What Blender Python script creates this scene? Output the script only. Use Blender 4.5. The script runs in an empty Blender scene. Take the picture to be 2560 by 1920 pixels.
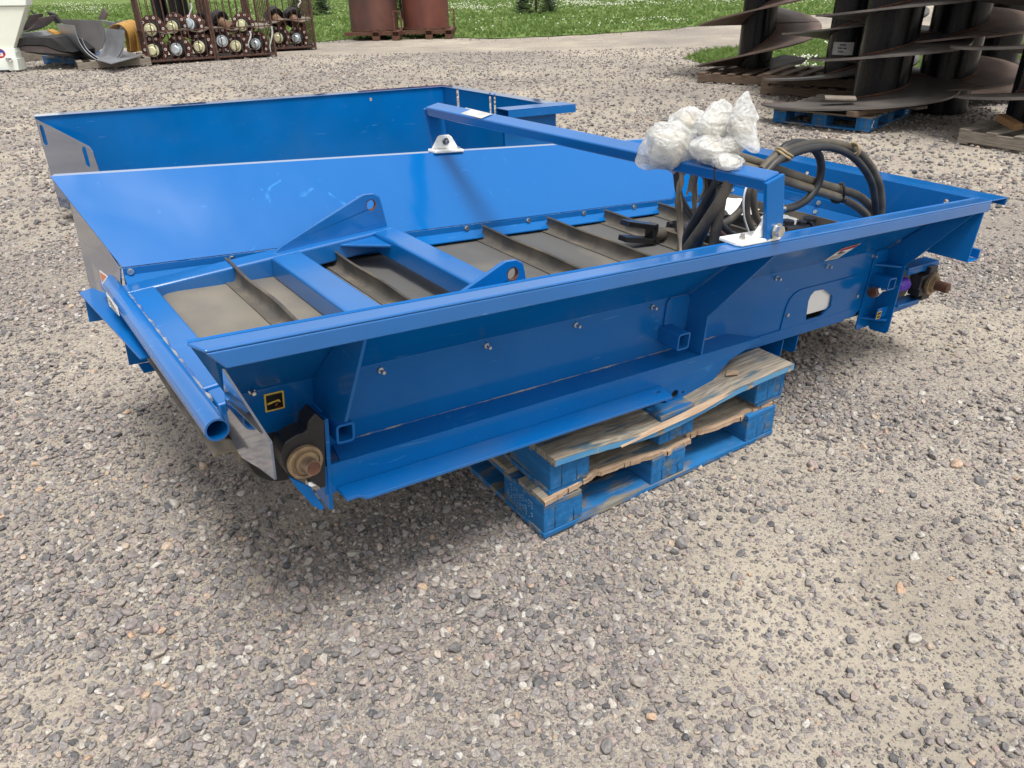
import bpy, bmesh, math, random
import numpy as np
from mathutils import Vector, Matrix, noise
from mathutils.geometry import tessellate_polygon
R_ = random.Random(7)
rad = math.radians
sc = bpy.context.scene
COL = sc.collection
V = Vector

# ------------------------------------------------------------------ camera frame
CAM = V((0, 0, 1.50604))
CR = V((0.99978068, -0.01002497, -0.01838709)); CU = V((0.02094242, 0.47858687, 0.87779042)); CF = V((0.0, 0.87798298, -0.47869186))
FPX = 1912.0
def ray(x, y): return CR * ((x - 1280) / FPX) - CU * ((y - 960) / FPX) + CF
def gp(x, y, z=0.0):                       # point of the yard seen at a photo pixel, at height z
    d = ray(x, y); return CAM + d * ((z - CAM.z) / d.z)
def on_plane(x, y, p, n):
    d = ray(x, y); return CAM + d * ((V(p) - CAM).dot(n) / d.dot(n))
# frame of the feeder machine: u along the belt, v across it, w up
MO = V((-0.44563454, 1.45169171, 0.39659655))
MU = V((0.81135381, 0.57841856, -0.08448056)); MV = V((-0.57995747, 0.81461197, 0.00752822)); MW = V((0.07317334, 0.04288708, 0.99639669))
MM = Matrix(((MU.x, MV.x, MW.x, MO.x), (MU.y, MV.y, MW.y, MO.y), (MU.z, MV.z, MW.z, MO.z), (0, 0, 0, 1)))

# ------------------------------------------------------------------ materials
MATS = {}
def nt(m): return m.node_tree.nodes, m.node_tree.links
def mat(name, col, rough=0.5, metal=0.0, spec=0.5, var=0.0, scale=8.0, col2=None, bump=0.0, bscale=40.0, rvar=0.0, stretch=(1, 1, 1), ramp=(0.35, 0.65), detail=6.0, coord='Object', coat=0.0):
    m = bpy.data.materials.new(name); m.use_nodes = True
    N, L = nt(m); b = N['Principled BSDF']
    b.inputs['Base Color'].default_value = (*col, 1); b.inputs['Roughness'].default_value = rough
    b.inputs['Metallic'].default_value = metal; b.inputs['Specular IOR Level'].default_value = spec
    b.inputs['Coat Weight'].default_value = coat; b.inputs['Coat Roughness'].default_value = 0.06
    tc = N.new('ShaderNodeTexCoord'); mp = N.new('ShaderNodeMapping'); mp.inputs['Scale'].default_value = stretch
    L.new(tc.outputs[coord], mp.inputs['Vector'])
    def noi(s, d=detail):
        n = N.new('ShaderNodeTexNoise'); n.inputs['Scale'].default_value = s; n.inputs['Detail'].default_value = d
        L.new(mp.outputs[0], n.inputs['Vector']); return n
    if col2 is not None or var > 0:
        n = noi(scale); r = N.new('ShaderNodeValToRGB')
        c2 = col2 if col2 is not None else tuple(min(1, c * (1 + var)) for c in col)
        c1 = col if col2 is not None else tuple(c * (1 - var) for c in col)
        r.color_ramp.elements[0].position = ramp[0]; r.color_ramp.elements[1].position = ramp[1]
        r.color_ramp.elements[0].color = (*c1, 1); r.color_ramp.elements[1].color = (*c2, 1)
        L.new(n.outputs['Fac'], r.inputs[0]); L.new(r.outputs[0], b.inputs['Base Color'])
    if rvar > 0:
        n = noi(scale * 0.6); mr = N.new('ShaderNodeMapRange')
        mr.inputs['From Min'].default_value = 0.3; mr.inputs['From Max'].default_value = 0.7
        mr.inputs['To Min'].default_value = max(0.02, rough - rvar); mr.inputs['To Max'].default_value = min(1, rough + rvar)
        L.new(n.outputs['Fac'], mr.inputs['Value']); L.new(mr.outputs[0], b.inputs['Roughness'])
    if bump > 0:
        n = noi(bscale); bp = N.new('ShaderNodeBump'); bp.inputs['Strength'].default_value = 1.0; bp.inputs['Distance'].default_value = bump
        L.new(n.outputs['Fac'], bp.inputs['Height']); L.new(bp.outputs[0], b.inputs['Normal'])
    MATS[name] = m
    return m

BLUE = (0.001, 0.112, 0.37)
M_blue = mat('blue_paint', BLUE, 0.15, spec=0.27, var=0.07, scale=2.5, bump=0.0006, bscale=9.0, rvar=0.05, detail=3)
def dented(name):
    m = mat(name, BLUE, 0.14, spec=0.55, var=0.06, scale=2.0, bump=0.0, rvar=0.06)
    N, L = nt(m); b = N['Principled BSDF']; tc = N.new('ShaderNodeTexCoord')
    n1 = N.new('ShaderNodeTexNoise'); n1.inputs['Scale'].default_value = 2.2; n1.inputs['Detail'].default_value = 2.0; n1.inputs['Distortion'].default_value = 0.6
    n2 = N.new('ShaderNodeTexNoise'); n2.inputs['Scale'].default_value = 5.5; n2.inputs['Detail'].default_value = 1.0
    L.new(tc.outputs['Object'], n1.inputs['Vector']); L.new(tc.outputs['Object'], n2.inputs['Vector'])
    b1 = N.new('ShaderNodeBump'); b1.inputs['Distance'].default_value = 0.012; b1.inputs['Strength'].default_value = 0.8
    b2 = N.new('ShaderNodeBump'); b2.inputs['Distance'].default_value = 0.003; b2.inputs['Strength'].default_value = 0.8
    L.new(n1.outputs['Fac'], b1.inputs['Height']); L.new(n2.outputs['Fac'], b2.inputs['Height'])
    L.new(b1.outputs[0], b2.inputs['Normal']); L.new(b2.outputs[0], b.inputs['Normal'])
    # rubbed marks in the paint
    n3 = N.new('ShaderNodeTexNoise'); n3.inputs['Scale'].default_value = 9; n3.inputs['Detail'].default_value = 8; n3.inputs['Distortion'].default_value = 2.0
    r = N.new('ShaderNodeValToRGB'); r.color_ramp.elements[0].position = 0.66; r.color_ramp.elements[1].position = 0.76
    mx = N.new('ShaderNodeMix'); mx.data_type = 'RGBA'
    mx.inputs['A'].default_value = (*BLUE, 1); mx.inputs['B'].default_value = (0.02, 0.19, 0.5, 1)
    L.new(tc.outputs['Object'], n3.inputs['Vector']); L.new(n3.outputs['Fac'], r.inputs[0]); L.new(r.outputs[0], mx.inputs['Factor']); L.new(mx.outputs['Result'], b.inputs['Base Color'])
    return m
M_bluegloss = mat('glossy_blue_paint', BLUE, 0.10, spec=1.0, var=0.06, scale=2.5, rvar=0.03, coat=1.0)
M_bluegloss.node_tree.nodes['Principled BSDF'].inputs['Coat IOR'].default_value = 2.6
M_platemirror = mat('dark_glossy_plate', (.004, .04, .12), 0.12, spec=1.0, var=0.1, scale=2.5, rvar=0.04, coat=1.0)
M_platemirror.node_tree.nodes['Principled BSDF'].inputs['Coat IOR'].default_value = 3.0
M_bluedent = dented('blue_sheet_paint')
def scuff(m, thr=.70, tint=(.03, .21, .50), dust=(.16, .19, .22)):
    # handling scuffs, fine scratches and specks of dust in the paint
    N, L = nt(m); b = N['Principled BSDF']; tc = N.new('ShaderNodeTexCoord'); src = b.inputs['Base Color'].links[0].from_socket
    def lay(src, scale, stretch, dist, t0, t1, colr, fac):
        mp = N.new('ShaderNodeMapping'); mp.inputs['Scale'].default_value = stretch; mp.inputs['Rotation'].default_value = (.3, .5, .4); L.new(tc.outputs['Object'], mp.inputs[0])
        n = N.new('ShaderNodeTexNoise'); n.inputs['Scale'].default_value = scale; n.inputs['Detail'].default_value = 8; n.inputs['Distortion'].default_value = dist; L.new(mp.outputs[0], n.inputs['Vector'])
        mr = N.new('ShaderNodeMapRange'); mr.inputs['From Min'].default_value = t0; mr.inputs['From Max'].default_value = t1; mr.inputs['To Max'].default_value = fac; L.new(n.outputs['Fac'], mr.inputs['Value'])
        mx = N.new('ShaderNodeMix'); mx.data_type = 'RGBA'; L.new(mr.outputs[0], mx.inputs['Factor']); L.new(src, mx.inputs['A']); mx.inputs['B'].default_value = (*colr, 1); return mx.outputs['Result']
    src = lay(src, 7, (1, 1, 3), 1.6, thr - .02, thr + .08, tint, .7)
    src = lay(src, 26, (.25, 3, 3), .6, thr - .01, thr + .03, (.12, .28, .5), .5)
    src = lay(src, 160, (1, 1, 1), 0, .71, .76, dust, .6)
    src = lay(src, 1.6, (1, 1, 1), .5, .45, .8, (.05, .12, .24), .28)
    L.new(src, b.inputs['Base Color'])
scuff(M_blue)
M_bluerail = mat('blue_rail_paint', BLUE, 0.2, spec=0.5, var=0.08, scale=3, rvar=0.07, bump=0.0005, bscale=12, coat=0.35); M_bluerail.node_tree.nodes['Principled BSDF'].inputs['Coat IOR'].default_value = 1.9; M_bluerail.node_tree.nodes['Principled BSDF'].inputs['Coat Roughness'].default_value = .16
scuff(M_bluerail)
M_bluedust = mat('dusty_blue_paint', BLUE, 0.2, col2=(0.03, 0.12, 0.32), scale=6, ramp=(0.5, 0.8), rvar=0.06, stretch=(0.6, 1, 1))
M_grey = mat('weld_grey', (0.35, 0.34, 0.31), 0.5, metal=0.3, col2=(0.05, 0.14, 0.40), scale=30, ramp=(0.45, 0.6))
M_white = mat('white_paint', (0.80, 0.80, 0.78), 0.35, var=0.05, scale=20)
M_zinc = mat('zinc_bolt', (0.62, 0.62, 0.60), 0.28, metal=1.0, var=0.15, scale=60)
M_black = mat('black_cast', (0.012, 0.012, 0.014), 0.45, var=0.4, scale=20, bump=0.001, bscale=80)
M_blackgloss = mat('black_paint', (0.01, 0.01, 0.012), 0.25, var=0.3, scale=20)
M_chrome = mat('chrome_rod', (0.8, 0.8, 0.8), 0.12, metal=1.0)
M_purple = mat('purple_spring', (0.10, 0.03, 0.42), 0.3)
M_rust = mat('rust', (0.055, 0.024, 0.016), 0.85, col2=(0.13, 0.055, 0.03), scale=25, bump=0.001, bscale=90)
M_bearing = mat('tan_bearing', (0.30, 0.21, 0.12), 0.6, col2=(0.12, 0.085, 0.055), scale=25)
M_shaft = mat('shaft_steel', (0.42, 0.36, 0.29), 0.4, metal=0.7, col2=(0.20, 0.14, 0.10), scale=30)
M_belt = mat('belt_rubber', (0.095, 0.094, 0.091), 0.62, col2=(0.25, 0.215, 0.16), scale=2.3, ramp=(0.50, 0.80), bump=0.0006, bscale=200, stretch=(1, 0.7, 1))
M_beltd = mat('belt_rubber_dark', (0.085, 0.078, 0.067), 0.7, col2=(0.22, 0.18, 0.13), scale=7, ramp=(0.45, 0.75), bump=0.0008, bscale=150)
M_yel = mat('yellow_print', (0.75, 0.52, 0.08), 0.4)
M_blk = mat('black_print', (0.008, 0.008, 0.009), 0.35)
M_red = mat('red_print', (0.45, 0.015, 0.02), 0.4)
M_bluep = mat('blue_print', (0.03, 0.06, 0.35), 0.4)
M_oran = mat('orange_print', (0.62, 0.16, 0.05), 0.4)
M_paper = mat('paper_white', (0.78, 0.78, 0.76), 0.6)
M_papergrey = mat('weathered_paper', (0.45, 0.45, 0.45), 0.7, var=0.15, scale=14)
M_print = mat('grey_print', (0.12, 0.12, 0.12), 0.6)
M_hose = mat('rubber_hose', (0.035, 0.032, 0.028), 0.62, col2=(0.14, 0.115, 0.08), scale=9, ramp=(0.4, 0.75), bump=0.0005, bscale=120)
M_hoset = mat('dusty_rubber_hose', (0.10, 0.086, 0.064), 0.65, col2=(0.24, 0.20, 0.14), scale=7, ramp=(0.4, 0.75), bump=0.0005, bscale=120)
M_hosek = mat('black_rubber_hose', (0.016, 0.017, 0.019), 0.5, col2=(0.06, 0.055, 0.048), scale=9, ramp=(0.5, 0.8))
M_hosered = mat('red_rubber_hose', (0.16, 0.03, 0.025), 0.55, col2=(0.08, 0.05, 0.04), scale=14)
M_strap = mat('torn_strap', (0.10, 0.075, 0.05), 0.9, col2=(0.42, 0.36, 0.28), scale=14, stretch=(1, 1, 0.35), bump=0.002, bscale=60)
M_tape = mat('hose_tape', (0.25, 0.19, 0.11), 0.7, var=0.3, scale=40)
M_steeltube = mat('mill_scale_steel', (0.005, 0.0055, 0.007), 0.26, metal=0.0, spec=0.28, col2=(0.016, 0.016, 0.018), scale=7, ramp=(0.5, 0.8), rvar=0.14, stretch=(4, 4, 0.5))
M_flight = mat('flight_steel', (0.10, 0.092, 0.088), 0.42, metal=0.3, col2=(0.17, 0.15, 0.135), scale=3, rvar=0.1, stretch=(1, 1, 3))
M_flightr = mat('rusty_flight_steel', (0.12, 0.085, 0.072), 0.55, metal=0.2, col2=(0.18, 0.125, 0.10), scale=4, rvar=0.1)
M_flightd = mat('brown_flight_steel', (0.06, 0.042, 0.035), 0.5, metal=0.2, col2=(0.12, 0.085, 0.07), scale=4, rvar=0.1)
M_sheet = mat('grey_steel_sheet', (0.30, 0.31, 0.33), 0.36, metal=0.6, var=0.12, scale=3, rvar=0.08)
M_sheetb = mat('brown_steel_sheet', (0.13, 0.105, 0.105), 0.5, metal=0.3, var=0.2, scale=4)
M_sheetd = mat('dark_steel_sheet', (0.014, 0.014, 0.015), 0.5, var=0.4, scale=5)
M_yellowp = mat('yellow_steel_sheet', (0.42, 0.23, 0.05), 0.5, col2=(0.22, 0.11, 0.035), scale=6, ramp=(0.5, 0.8))
M_cage = mat('rusty_cage_steel', (0.045, 0.022, 0.017), 0.7, col2=(0.10, 0.045, 0.03), scale=14)
M_flange = mat('rusty_flange', (0.12, 0.035, 0.02), 0.7, col2=(0.065, 0.022, 0.016), scale=9)
M_cream = mat('cream_hub_cap', (0.66, 0.64, 0.42), 0.35, metal=0.2)
M_silver = mat('silver_hub_cap', (0.62, 0.70, 0.74), 0.3, metal=0.5)
M_tank = mat('rusty_tank', (0.055, 0.026, 0.024), 0.62, col2=(0.13, 0.05, 0.034), scale=2.2, ramp=(0.35, 0.7), bump=0.002, bscale=12, stretch=(1, 1, 0.6))
M_tankr = mat('red_rusty_tank', (0.08, 0.022, 0.016), 0.6, col2=(0.15, 0.045, 0.028), scale=2.4, ramp=(0.35, 0.7), bump=0.002, bscale=12, stretch=(1, 1, 0.4))
M_cream_paint = mat('white_machine_paint', (0.76, 0.80, 0.74), 0.35, var=0.02, scale=3)

def wood(name, base, dark, paint=None, amount=0.5, axis=(1, 12, 12), rough=0.75):
    m = bpy.data.materials.new(name); m.use_nodes = True; N, L = nt(m); b = N['Principled BSDF']
    b.inputs['Roughness'].default_value = rough; b.inputs['Specular IOR Level'].default_value = 0.25
    tc = N.new('ShaderNodeTexCoord'); mp = N.new('ShaderNodeMapping'); mp.inputs['Scale'].default_value = axis
    L.new(tc.outputs['Object'], mp.inputs['Vector'])
    n = N.new('ShaderNodeTexNoise'); n.inputs['Scale'].default_value = 7; n.inputs['Detail'].default_value = 9; n.inputs['Distortion'].default_value = 0.7
    L.new(mp.outputs[0], n.inputs['Vector'])
    r = N.new('ShaderNodeValToRGB'); e = r.color_ramp.elements
    e[0].position = 0.3; e[0].color = (*dark, 1); e[1].position = 0.68; e[1].color = (*base, 1)
    L.new(n.outputs['Fac'], r.inputs[0]); out = r.outputs[0]
    if paint:
        n2 = N.new('ShaderNodeTexNoise'); n2.inputs['Scale'].default_value = 6; n2.inputs['Detail'].default_value = 8
        mp2 = N.new('ShaderNodeMapping'); mp2.inputs['Scale'].default_value = tuple(max(1, a * 0.4) for a in axis)
        L.new(tc.outputs['Object'], mp2.inputs['Vector']); L.new(mp2.outputs[0], n2.inputs['Vector'])
        r2 = N.new('ShaderNodeValToRGB'); r2.color_ramp.elements[0].position = amount - 0.06; r2.color_ramp.elements[1].position = amount + 0.06
        L.new(n2.outputs['Fac'], r2.inputs[0])
        n3 = N.new('ShaderNodeTexNoise'); n3.inputs['Scale'].default_value = 5; n3.inputs['Detail'].default_value = 6; L.new(mp.outputs[0], n3.inputs['Vector'])
        r3 = N.new('ShaderNodeValToRGB'); r3.color_ramp.elements[0].position = 0.3; r3.color_ramp.elements[1].position = 0.7
        r3.color_ramp.elements[0].color = (*[c * 0.62 for c in paint], 1); r3.color_ramp.elements[1].color = (*paint, 1); L.new(n3.outputs['Fac'], r3.inputs[0])
        mx = N.new('ShaderNodeMix'); mx.data_type = 'RGBA'; L.new(r2.outputs[0], mx.inputs['Factor']); L.new(r3.outputs[0], mx.inputs['A']); L.new(out, mx.inputs['B']); out = mx.outputs['Result']
    L.new(out, b.inputs['Base Color'])
    bp = N.new('ShaderNodeBump'); bp.inputs['Distance'].default_value = 0.002; L.new(n.outputs['Fac'], bp.inputs['Height']); L.new(bp.outputs[0], b.inputs['Normal'])
    return m
PB = (0.018, 0.155, 0.40)
M_pwood = wood('grey_pallet_wood', (0.38, 0.335, 0.27), (0.15, 0.125, 0.095), (0.10, 0.16, 0.20), 0.40, (1, 14, 14))
M_pblue = wood('blue_pallet_wood', (0.25, 0.235, 0.20), (0.10, 0.095, 0.085), PB, 0.54, (1, 9, 9))
M_pblock = wood('blue_block_wood', (0.14, 0.20, 0.24), (0.05, 0.055, 0.06), PB, 0.60, (7, 1.2, 9))
M_splint = wood('splintered_wood', (0.46, 0.34, 0.24), (0.30, 0.20, 0.13), None, 0.5, (1, 16, 16))
M_pgrey = wood('weathered_wood', (0.28, 0.245, 0.20), (0.13, 0.11, 0.09), None, 0.5, (1, 14, 14))
M_pgreyd = wood('brown_weathered_wood', (0.17, 0.12, 0.085), (0.07, 0.05, 0.036), None, 0.5, (1, 14, 14))
M_ptan = wood('tan_wood', (0.36, 0.21, 0.10), (0.22, 0.12, 0.055), None, 0.5, (1, 14, 14))

def plastic():
    m = bpy.data.materials.new('milky_plastic_film'); m.use_nodes = True; N, L = nt(m); b = N['Principled BSDF']
    b.inputs['Roughness'].default_value = 0.2; b.inputs['Specular IOR Level'].default_value = 0.6; b.inputs['Base Color'].default_value = (.80, .81, .80, 1)
    tc = N.new('ShaderNodeTexCoord')
    n2 = N.new('ShaderNodeTexNoise'); n2.inputs['Scale'].default_value = 22; n2.inputs['Detail'].default_value = 3; n2.inputs['Distortion'].default_value = 3.0
    mp = N.new('ShaderNodeMapping'); mp.inputs['Scale'].default_value = (1, .5, 1.4); L.new(tc.outputs['Object'], mp.inputs[0])
    L.new(mp.outputs[0], n2.inputs['Vector']); bp = N.new('ShaderNodeBump'); bp.inputs['Distance'].default_value = 0.010; L.new(n2.outputs['Fac'], bp.inputs['Height']); L.new(bp.outputs[0], b.inputs['Normal'])
    tr = N.new('ShaderNodeBsdfTransparent'); tl = N.new('ShaderNodeBsdfTranslucent'); tl.inputs['Color'].default_value = (0.85, 0.85, 0.83, 1)
    m1 = N.new('ShaderNodeMixShader'); m1.inputs[0].default_value = 0.35; L.new(b.outputs[0], m1.inputs[1]); L.new(tl.outputs[0], m1.inputs[2])
    n = N.new('ShaderNodeTexNoise'); n.inputs['Scale'].default_value = 14; n.inputs['Detail'].default_value = 4; n.inputs['Distortion'].default_value = 2.0; L.new(tc.outputs['Object'], n.inputs['Vector'])
    mr = N.new('ShaderNodeMapRange'); mr.inputs['From Min'].default_value = .38; mr.inputs['From Max'].default_value = .62; mr.inputs['To Min'].default_value = .2; mr.inputs['To Max'].default_value = .62; L.new(n.outputs['Fac'], mr.inputs['Value'])
    m2 = N.new('ShaderNodeMixShader'); L.new(mr.outputs[0], m2.inputs[0]); L.new(m1.outputs[0], m2.inputs[1]); L.new(tr.outputs[0], m2.inputs[2])
    L.new(m2.outputs[0], N['Material Output'].inputs['Surface']); return m
M_plastic = plastic()
M_inbag = mat('bagged_contents', (.42, .36, .26), .6, col2=(.62, .59, .52), scale=16, ramp=(.4, .62))

# ------------------------------------------------------------------ mesh building
class MB:
    def __init__(s): s.v = []; s.f = []; s.mi = []; s.sm = []
    def add(s, vs, fs, mi=0, smooth=False):
        o = len(s.v); s.v += [tuple(p) for p in vs]
        for f in fs: s.f.append(tuple(i + o for i in f)); s.mi.append(mi); s.sm.append(smooth)
    def box(s, a, b, mi=0):
        x0, y0, z0 = a; x1, y1, z1 = b
        s.add([(x0, y0, z0), (x1, y0, z0), (x1, y1, z0), (x0, y1, z0), (x0, y0, z1), (x1, y0, z1), (x1, y1, z1), (x0, y1, z1)],
              [(0, 3, 2, 1), (4, 5, 6, 7), (0, 1, 5, 4), (1, 2, 6, 5), (2, 3, 7, 6), (3, 0, 4, 7)], mi)
    def prism(s, pts, off, mi=0, holes=()):
        off = V(off); loops = [[V(p) for p in pts]] + [[V(p) for p in h] for h in holes]
        n = sum(len(l) for l in loops); flat = [p for l in loops for p in l]
        tris = tessellate_polygon(loops); vs = flat + [p + off for p in flat]; fs = []
        if not holes: fs += [tuple(range(n)), tuple(range(2 * n - 1, n - 1, -1))]
        else:
            for t in tris: fs.append(tuple(t)); fs.append(tuple(i + n for i in reversed(t)))
        o = 0
        for l in loops:
            k = len(l)
            for i in range(k): j = (i + 1) % k; fs.append((o + i, o + i + n, o + j + n, o + j))
            o += k
        s.add(vs, fs, mi)
    def hexa(s, p, mi=0):   # 8 corners bottom 4, top 4
        s.add(p, [(0, 3, 2, 1), (4, 5, 6, 7), (0, 1, 5, 4), (1, 2, 6, 5), (2, 3, 7, 6), (3, 0, 4, 7)], mi)
    def beam(s, a, b, wd, ht, up=(0, 0, 1), mi=0):   # box along a->b, wd sideways, ht up (centred)
        a, b = V(a), V(b); d = (b - a).normalized(); sd = d.cross(V(up)).normalized(); u = sd.cross(d).normalized()
        q = lambda p: [p - sd * wd / 2 - u * ht / 2, p + sd * wd / 2 - u * ht / 2, p + sd * wd / 2 + u * ht / 2, p - sd * wd / 2 + u * ht / 2]
        A, B = q(a), q(b); s.add(A + B, [(0, 1, 2, 3), (7, 6, 5, 4), (0, 4, 5, 1), (1, 5, 6, 2), (2, 6, 7, 3), (3, 7, 4, 0)], mi)
    def tube(s, path, r, seg=12, mi=0, cap=True, smooth=True, closed=False):
        P = [V(p) for p in path]; n = len(P); rr = r if isinstance(r, (list, tuple)) else [r] * n
        t0 = (P[1] - P[0]).normalized(); up = V((0, 0, 1)) if abs(t0.z) < 0.9 else V((1, 0, 0)); sd = t0.cross(up).normalized()
        vs = []
        for i in range(n):
            t = (P[min(i + 1, n - 1)] - P[max(i - 1, 0)]).normalized(); sd = (sd - t * sd.dot(t)).normalized(); u = t.cross(sd)
            for k in range(seg): a = 2 * math.pi * k / seg; vs.append(P[i] + (sd * math.cos(a) + u * math.sin(a)) * rr[i])
        fs = [(i * seg + k, i * seg + (k + 1) % seg, (i + 1) * seg + (k + 1) % seg, (i + 1) * seg + k) for i in range(n - 1) for k in range(seg)]
        s.add(vs, fs, mi, smooth)
        if cap: s.add(vs[:seg], [tuple(range(seg - 1, -1, -1))], mi); s.add(vs[-seg:], [tuple(range(seg))], mi)
    def cyl(s, a, b, r, seg=24, mi=0, r2=None): s.tube([a, b], [r, r if r2 is None else r2], seg, mi, True, True)
    def pipe(s, a, b, ro, ri, seg=32, mi=0, mi_in=None):
        a, b = V(a), V(b); s.tube([a, b], ro, seg, mi, False); t = (b - a).normalized()
        up = V((0, 0, 1)) if abs(t.z) < 0.9 else V((1, 0, 0)); sd = t.cross(up).normalized(); u = t.cross(sd)
        ring = lambda p, r: [p + (sd * math.cos(2 * math.pi * k / seg) + u * math.sin(2 * math.pi * k / seg)) * r for k in range(seg)]
        A, B, C, D = ring(a, ro), ring(a, ri), ring(b, ro), ring(b, ri); mn = mi if mi_in is None else mi_in
        s.add(B + D, [((k + 1) % seg, k, k + seg, (k + 1) % seg + seg) for k in range(seg)], mn, True)
        s.add(A + B, [((k + 1) % seg, k, k + seg, (k + 1) % seg + seg) for k in range(seg)], mi)
        s.add(C + D, [(k, (k + 1) % seg, (k + 1) % seg + seg, k + seg) for k in range(seg)], mi)
    def hexhead(s, c, ax, r, h, mi=0):
        c, ax = V(c), V(ax).normalized(); s.tube([c, c + ax * h], [r, r * 0.95], 6, mi, True, False)
    def grid(s, rows, mi=0, smooth=True, th=0.0):   # rows of points -> surface, optional thickness
        n, k = len(rows), len(rows[0]); vs = [V(p) for r in rows for p in r]
        fs = [(i * k + j, i * k + j + 1, (i + 1) * k + j + 1, (i + 1) * k + j) for i in range(n - 1) for j in range(k - 1)]
        if th == 0: s.add(vs, fs, mi, smooth); return
        nor = [V((0, 0, 0)) for _ in vs]
        for f in fs:
            q = (vs[f[1]] - vs[f[0]]).cross(vs[f[3]] - vs[f[0]])
            for i in f: nor[i] += q
        back = [p - nn.normalized() * th for p, nn in zip(vs, nor)]
        s.add(vs, fs, mi, smooth); s.add(back, [tuple(reversed(f)) for f in fs], mi, smooth)
        edge = [j for j in range(k)] + [i * k + k - 1 for i in range(1, n)] + [(n - 1) * k + j for j in range(k - 2, -1, -1)] + [i * k for i in range(n - 2, 0, -1)]
        E = [vs[i] for i in edge] + [back[i] for i in edge]; m = len(edge)
        s.add(E, [(i, i + m, (i + 1) % m + m, (i + 1) % m) for i in range(m)], mi)
    def build(s, name, mats, parent=None, bevel=0.0, seg=2, matrix=None, sub=0):
        me = bpy.data.meshes.new(name); me.from_pydata(s.v, [], s.f)
        if not isinstance(mats, (list, tuple)): mats = [mats]
        for m in mats: me.materials.append(m)
        for p, i, sm in zip(me.polygons, s.mi, s.sm): p.material_index = i; p.use_smooth = sm
        bm = bmesh.new(); bm.from_mesh(me); bmesh.ops.recalc_face_normals(bm, faces=bm.faces) if bevel >= 0 else None; bm.to_mesh(me); bm.free(); me.update()
        o = bpy.data.objects.new(name, me); COL.objects.link(o)
        if parent: o.parent = parent
        if matrix is not None: o.matrix_local = matrix
        if sub: md = o.modifiers.new('sub', 'SUBSURF'); md.levels = sub; md.render_levels = sub
        if bevel > 0:
            md = o.modifiers.new('bev', 'BEVEL'); md.width = bevel; md.segments = seg; md.limit_method = 'ANGLE'; md.angle_limit = rad(35); md.harden_normals = False
        return o
def tag(o, label=None, cat=None, group=None, kind=None):
    if label: o['label'] = label
    if cat: o['category'] = cat
    if group: o['group'] = group
    if kind: o['kind'] = kind
    return o
def empty(name, label, cat, group=None, loc=(0, 0, 0), rz=0.0, matrix=None):
    o = bpy.data.objects.new(name, None); COL.objects.link(o); o.empty_display_size = 0.2
    if matrix is not None: o.matrix_world = matrix
    else: o.location = loc; o.rotation_euler = (0, 0, rz)
    return tag(o, label, cat, group)
def copy_tree(o, parent=None):
    c = o.copy(); COL.objects.link(c); c.parent = parent
    for ch in list(o.children): copy_tree(ch, c)
    return c
def circ(cx, cy, r, n=20): return [(cx + r * math.cos(2 * math.pi * k / n), cy + r * math.sin(2 * math.pi * k / n)) for k in range(n)]
def slot(cx, cy, w, h, n=8):
    r = w / 2; d = h / 2 - r
    return [(cx + r * math.cos(a), cy + d + r * math.sin(a)) for a in [math.pi * k / n for k in range(n + 1)]] + [(cx + r * math.cos(a), cy - d + r * math.sin(a)) for a in [math.pi + math.pi * k / n for k in range(n + 1)]]
def rrect(x0, y0, x1, y1, r, n=5):
    P = []
    for cx, cy, a0 in ((x1 - r, y1 - r, 0), (x0 + r, y1 - r, 90), (x0 + r, y0 + r, 180), (x1 - r, y0 + r, 270)):
        P += [(cx + r * math.cos(rad(a0 + 90 * k / n)), cy + r * math.sin(rad(a0 + 90 * k / n))) for k in range(n + 1)]
    return P
def smooth_path(P, n=8):
    P = [V(p) for p in P]; Q = [P[0] * 2 - P[1]] + P + [P[-1] * 2 - P[-2]]; out = []
    for i in range(1, len(Q) - 2):
        for k in range(n):
            t = k / n; a, b, c, d = Q[i - 1:i + 3]
            out.append(0.5 * ((2 * b) + (c - a) * t + (2 * a - 5 * b + 4 * c - d) * t * t + (3 * b - a - 3 * c + d) * t ** 3))
    return out + [P[-1]]
def text_into(mb, txt, size, org, ex, ey, mi):
    cu = bpy.data.curves.new('txt', 'FONT'); cu.body = txt; cu.size = size; cu.align_x = 'CENTER'; cu.align_y = 'CENTER'
    o = bpy.data.objects.new('txt', cu); COL.objects.link(o); dg = bpy.context.evaluated_depsgraph_get(); me = bpy.data.meshes.new_from_object(o.evaluated_get(dg))
    org, ex, ey = V(org), V(ex), V(ey)
    mb.add([org + ex * p.co.x + ey * p.co.y for p in me.vertices], [tuple(p.vertices) for p in me.polygons], mi)
    bpy.data.objects.remove(o); bpy.data.curves.remove(cu); bpy.data.meshes.remove(me)
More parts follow.
